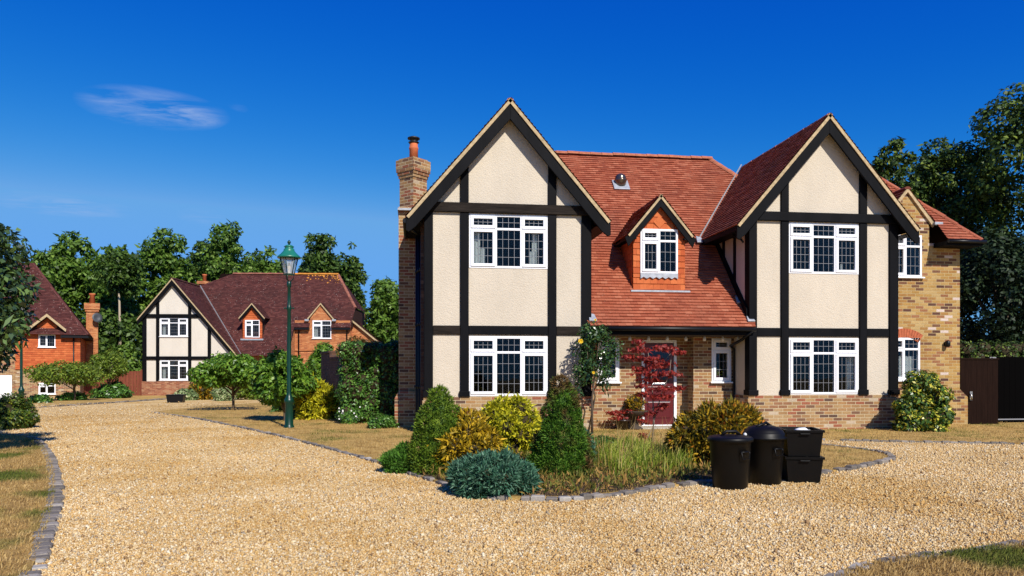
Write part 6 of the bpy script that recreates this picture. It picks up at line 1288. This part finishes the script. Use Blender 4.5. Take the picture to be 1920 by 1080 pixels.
# dry lawn blades
pa = scatter(lawnA, 420000); dA = np.hypot(pa[:, 0], pa[:, 1]); pa = pa[NR.random(len(pa)) < np.clip((15 / dA) ** 2, 0, 1) * 1.0]
pd = scatter([q for q in lawnD], 330000); pd = pd[(pd[:, 0] > -9) & (pd[:, 1] > 4.5)]; pe = scatter(lawnE, 70000); pe = pe[pe[:, 1] > 3.5]
o = blades('lawn_grass', np.concatenate([pa, pd, pe]), 0.012, 0.055, 0.007, LM['straw'], 1.0, 'stuff', 0.03); tag(o, 'short dry straw coloured grass of the lawns', 'grass')
# loose gravel stones near the camera
def stones(n):
    D = 4.6 * (32.0 / 4.6) ** NR.random(n); D = D[NR.random(n) < np.clip((32 - D) / 18, 0, 1)]; n = len(D); u = NR.uniform(-0.72, 0.72, n); x = D * (u * math.cos(YAW) + math.sin(YAW)); y = D * (-u * math.sin(YAW) + math.cos(YAW))
    ok = ~(inpoly(x, y, lawnA) | inpoly(x, y, lawnD) | inpoly(x, y, lawnE)); x, y = x[ok], y[ok]; n = len(x)
    r = 0.0068 * np.exp(NR.normal(0, 0.33, n)) * (1 + 0.03 * (D[ok] - 4.6).clip(0)); ax = unit(NR.normal(size=(n, 3))); bx_ = unit(np.cross(ax, NR.normal(size=(n, 3)))); cx2 = np.cross(ax, bx_)
    sc_ = np.stack([NR.uniform(0.9, 1.4, n), NR.uniform(0.6, 1.0, n), NR.uniform(0.45, 0.8, n)], 1) * r[:, None]
    E_ = np.stack([ax * sc_[:, :1], bx_ * sc_[:, 1:2], cx2 * sc_[:, 2:3]], 1); c = np.column_stack([x, y, 0.004 + r * NR.uniform(0.1, 0.75, n)])
    # eight chipped corners, a rough cuboid pebble
    sg = np.array([[-1, -1, -1], [1, -1, -1], [1, 1, -1], [-1, 1, -1], [-1, -1, 1], [1, -1, 1], [1, 1, 1], [-1, 1, 1]], float)
    k = sg[None] * NR.uniform(0.45, 1.0, (n, 8, 3)); V = c[:, None] + np.einsum('nki,nij->nkj', k, E_)
    F = np.array([[3, 2, 1, 0], [4, 5, 6, 7], [0, 1, 5, 4], [1, 2, 6, 5], [2, 3, 7, 6], [3, 0, 4, 7]])
    me = bpy.data.meshes.new('gravel_stones'); me.vertices.add(n * 8); me.vertices.foreach_set('co', V.astype(np.float32).ravel()); idx = (F[None] + np.arange(n)[:, None, None] * 8).astype(np.int32).ravel()
    me.loops.add(n * 24); me.loops.foreach_set('vertex_index', idx); me.polygons.add(n * 6); me.polygons.foreach_set('loop_start', np.arange(0, n * 24, 4, dtype=np.int32)); me.polygons.foreach_set('loop_total', np.full(n * 6, 4, dtype=np.int32)); me.update(calc_edges=True)
    m, nn_, l, b = mat('stone_chips'); gg = nn_.new('ShaderNodeNewGeometry'); r_ = ramp(nn_, GST, 'CONSTANT'); l.new(gg.outputs['Random Per Island'], r_.inputs[0])
    f = noise(nn_, l, coord(nn_, l, 'Pos'), 0.45, 4, 0.6); r2_ = ramp(nn_, [(0.36, (0.92, 0.81, 0.60)), (0.5, (1, 0.97, 0.92)), (0.66, (1.12, 1.1, 1.08))]); l.new(f, r2_.inputs[0]); l.new(mixrgb(nn_, l, 1.0, r_.outputs[0], r2_.outputs[0], 'MULTIPLY'), b.inputs['Base Color']); b.inputs['Roughness'].default_value = 0.7; b.inputs['Specular IOR Level'].default_value = 0.35
    me.materials.append(m); o = link('gravel_stones', me); return tag(o, 'loose golden gravel stones covering the drive', 'gravel', None, 'stuff')
stones(430000)
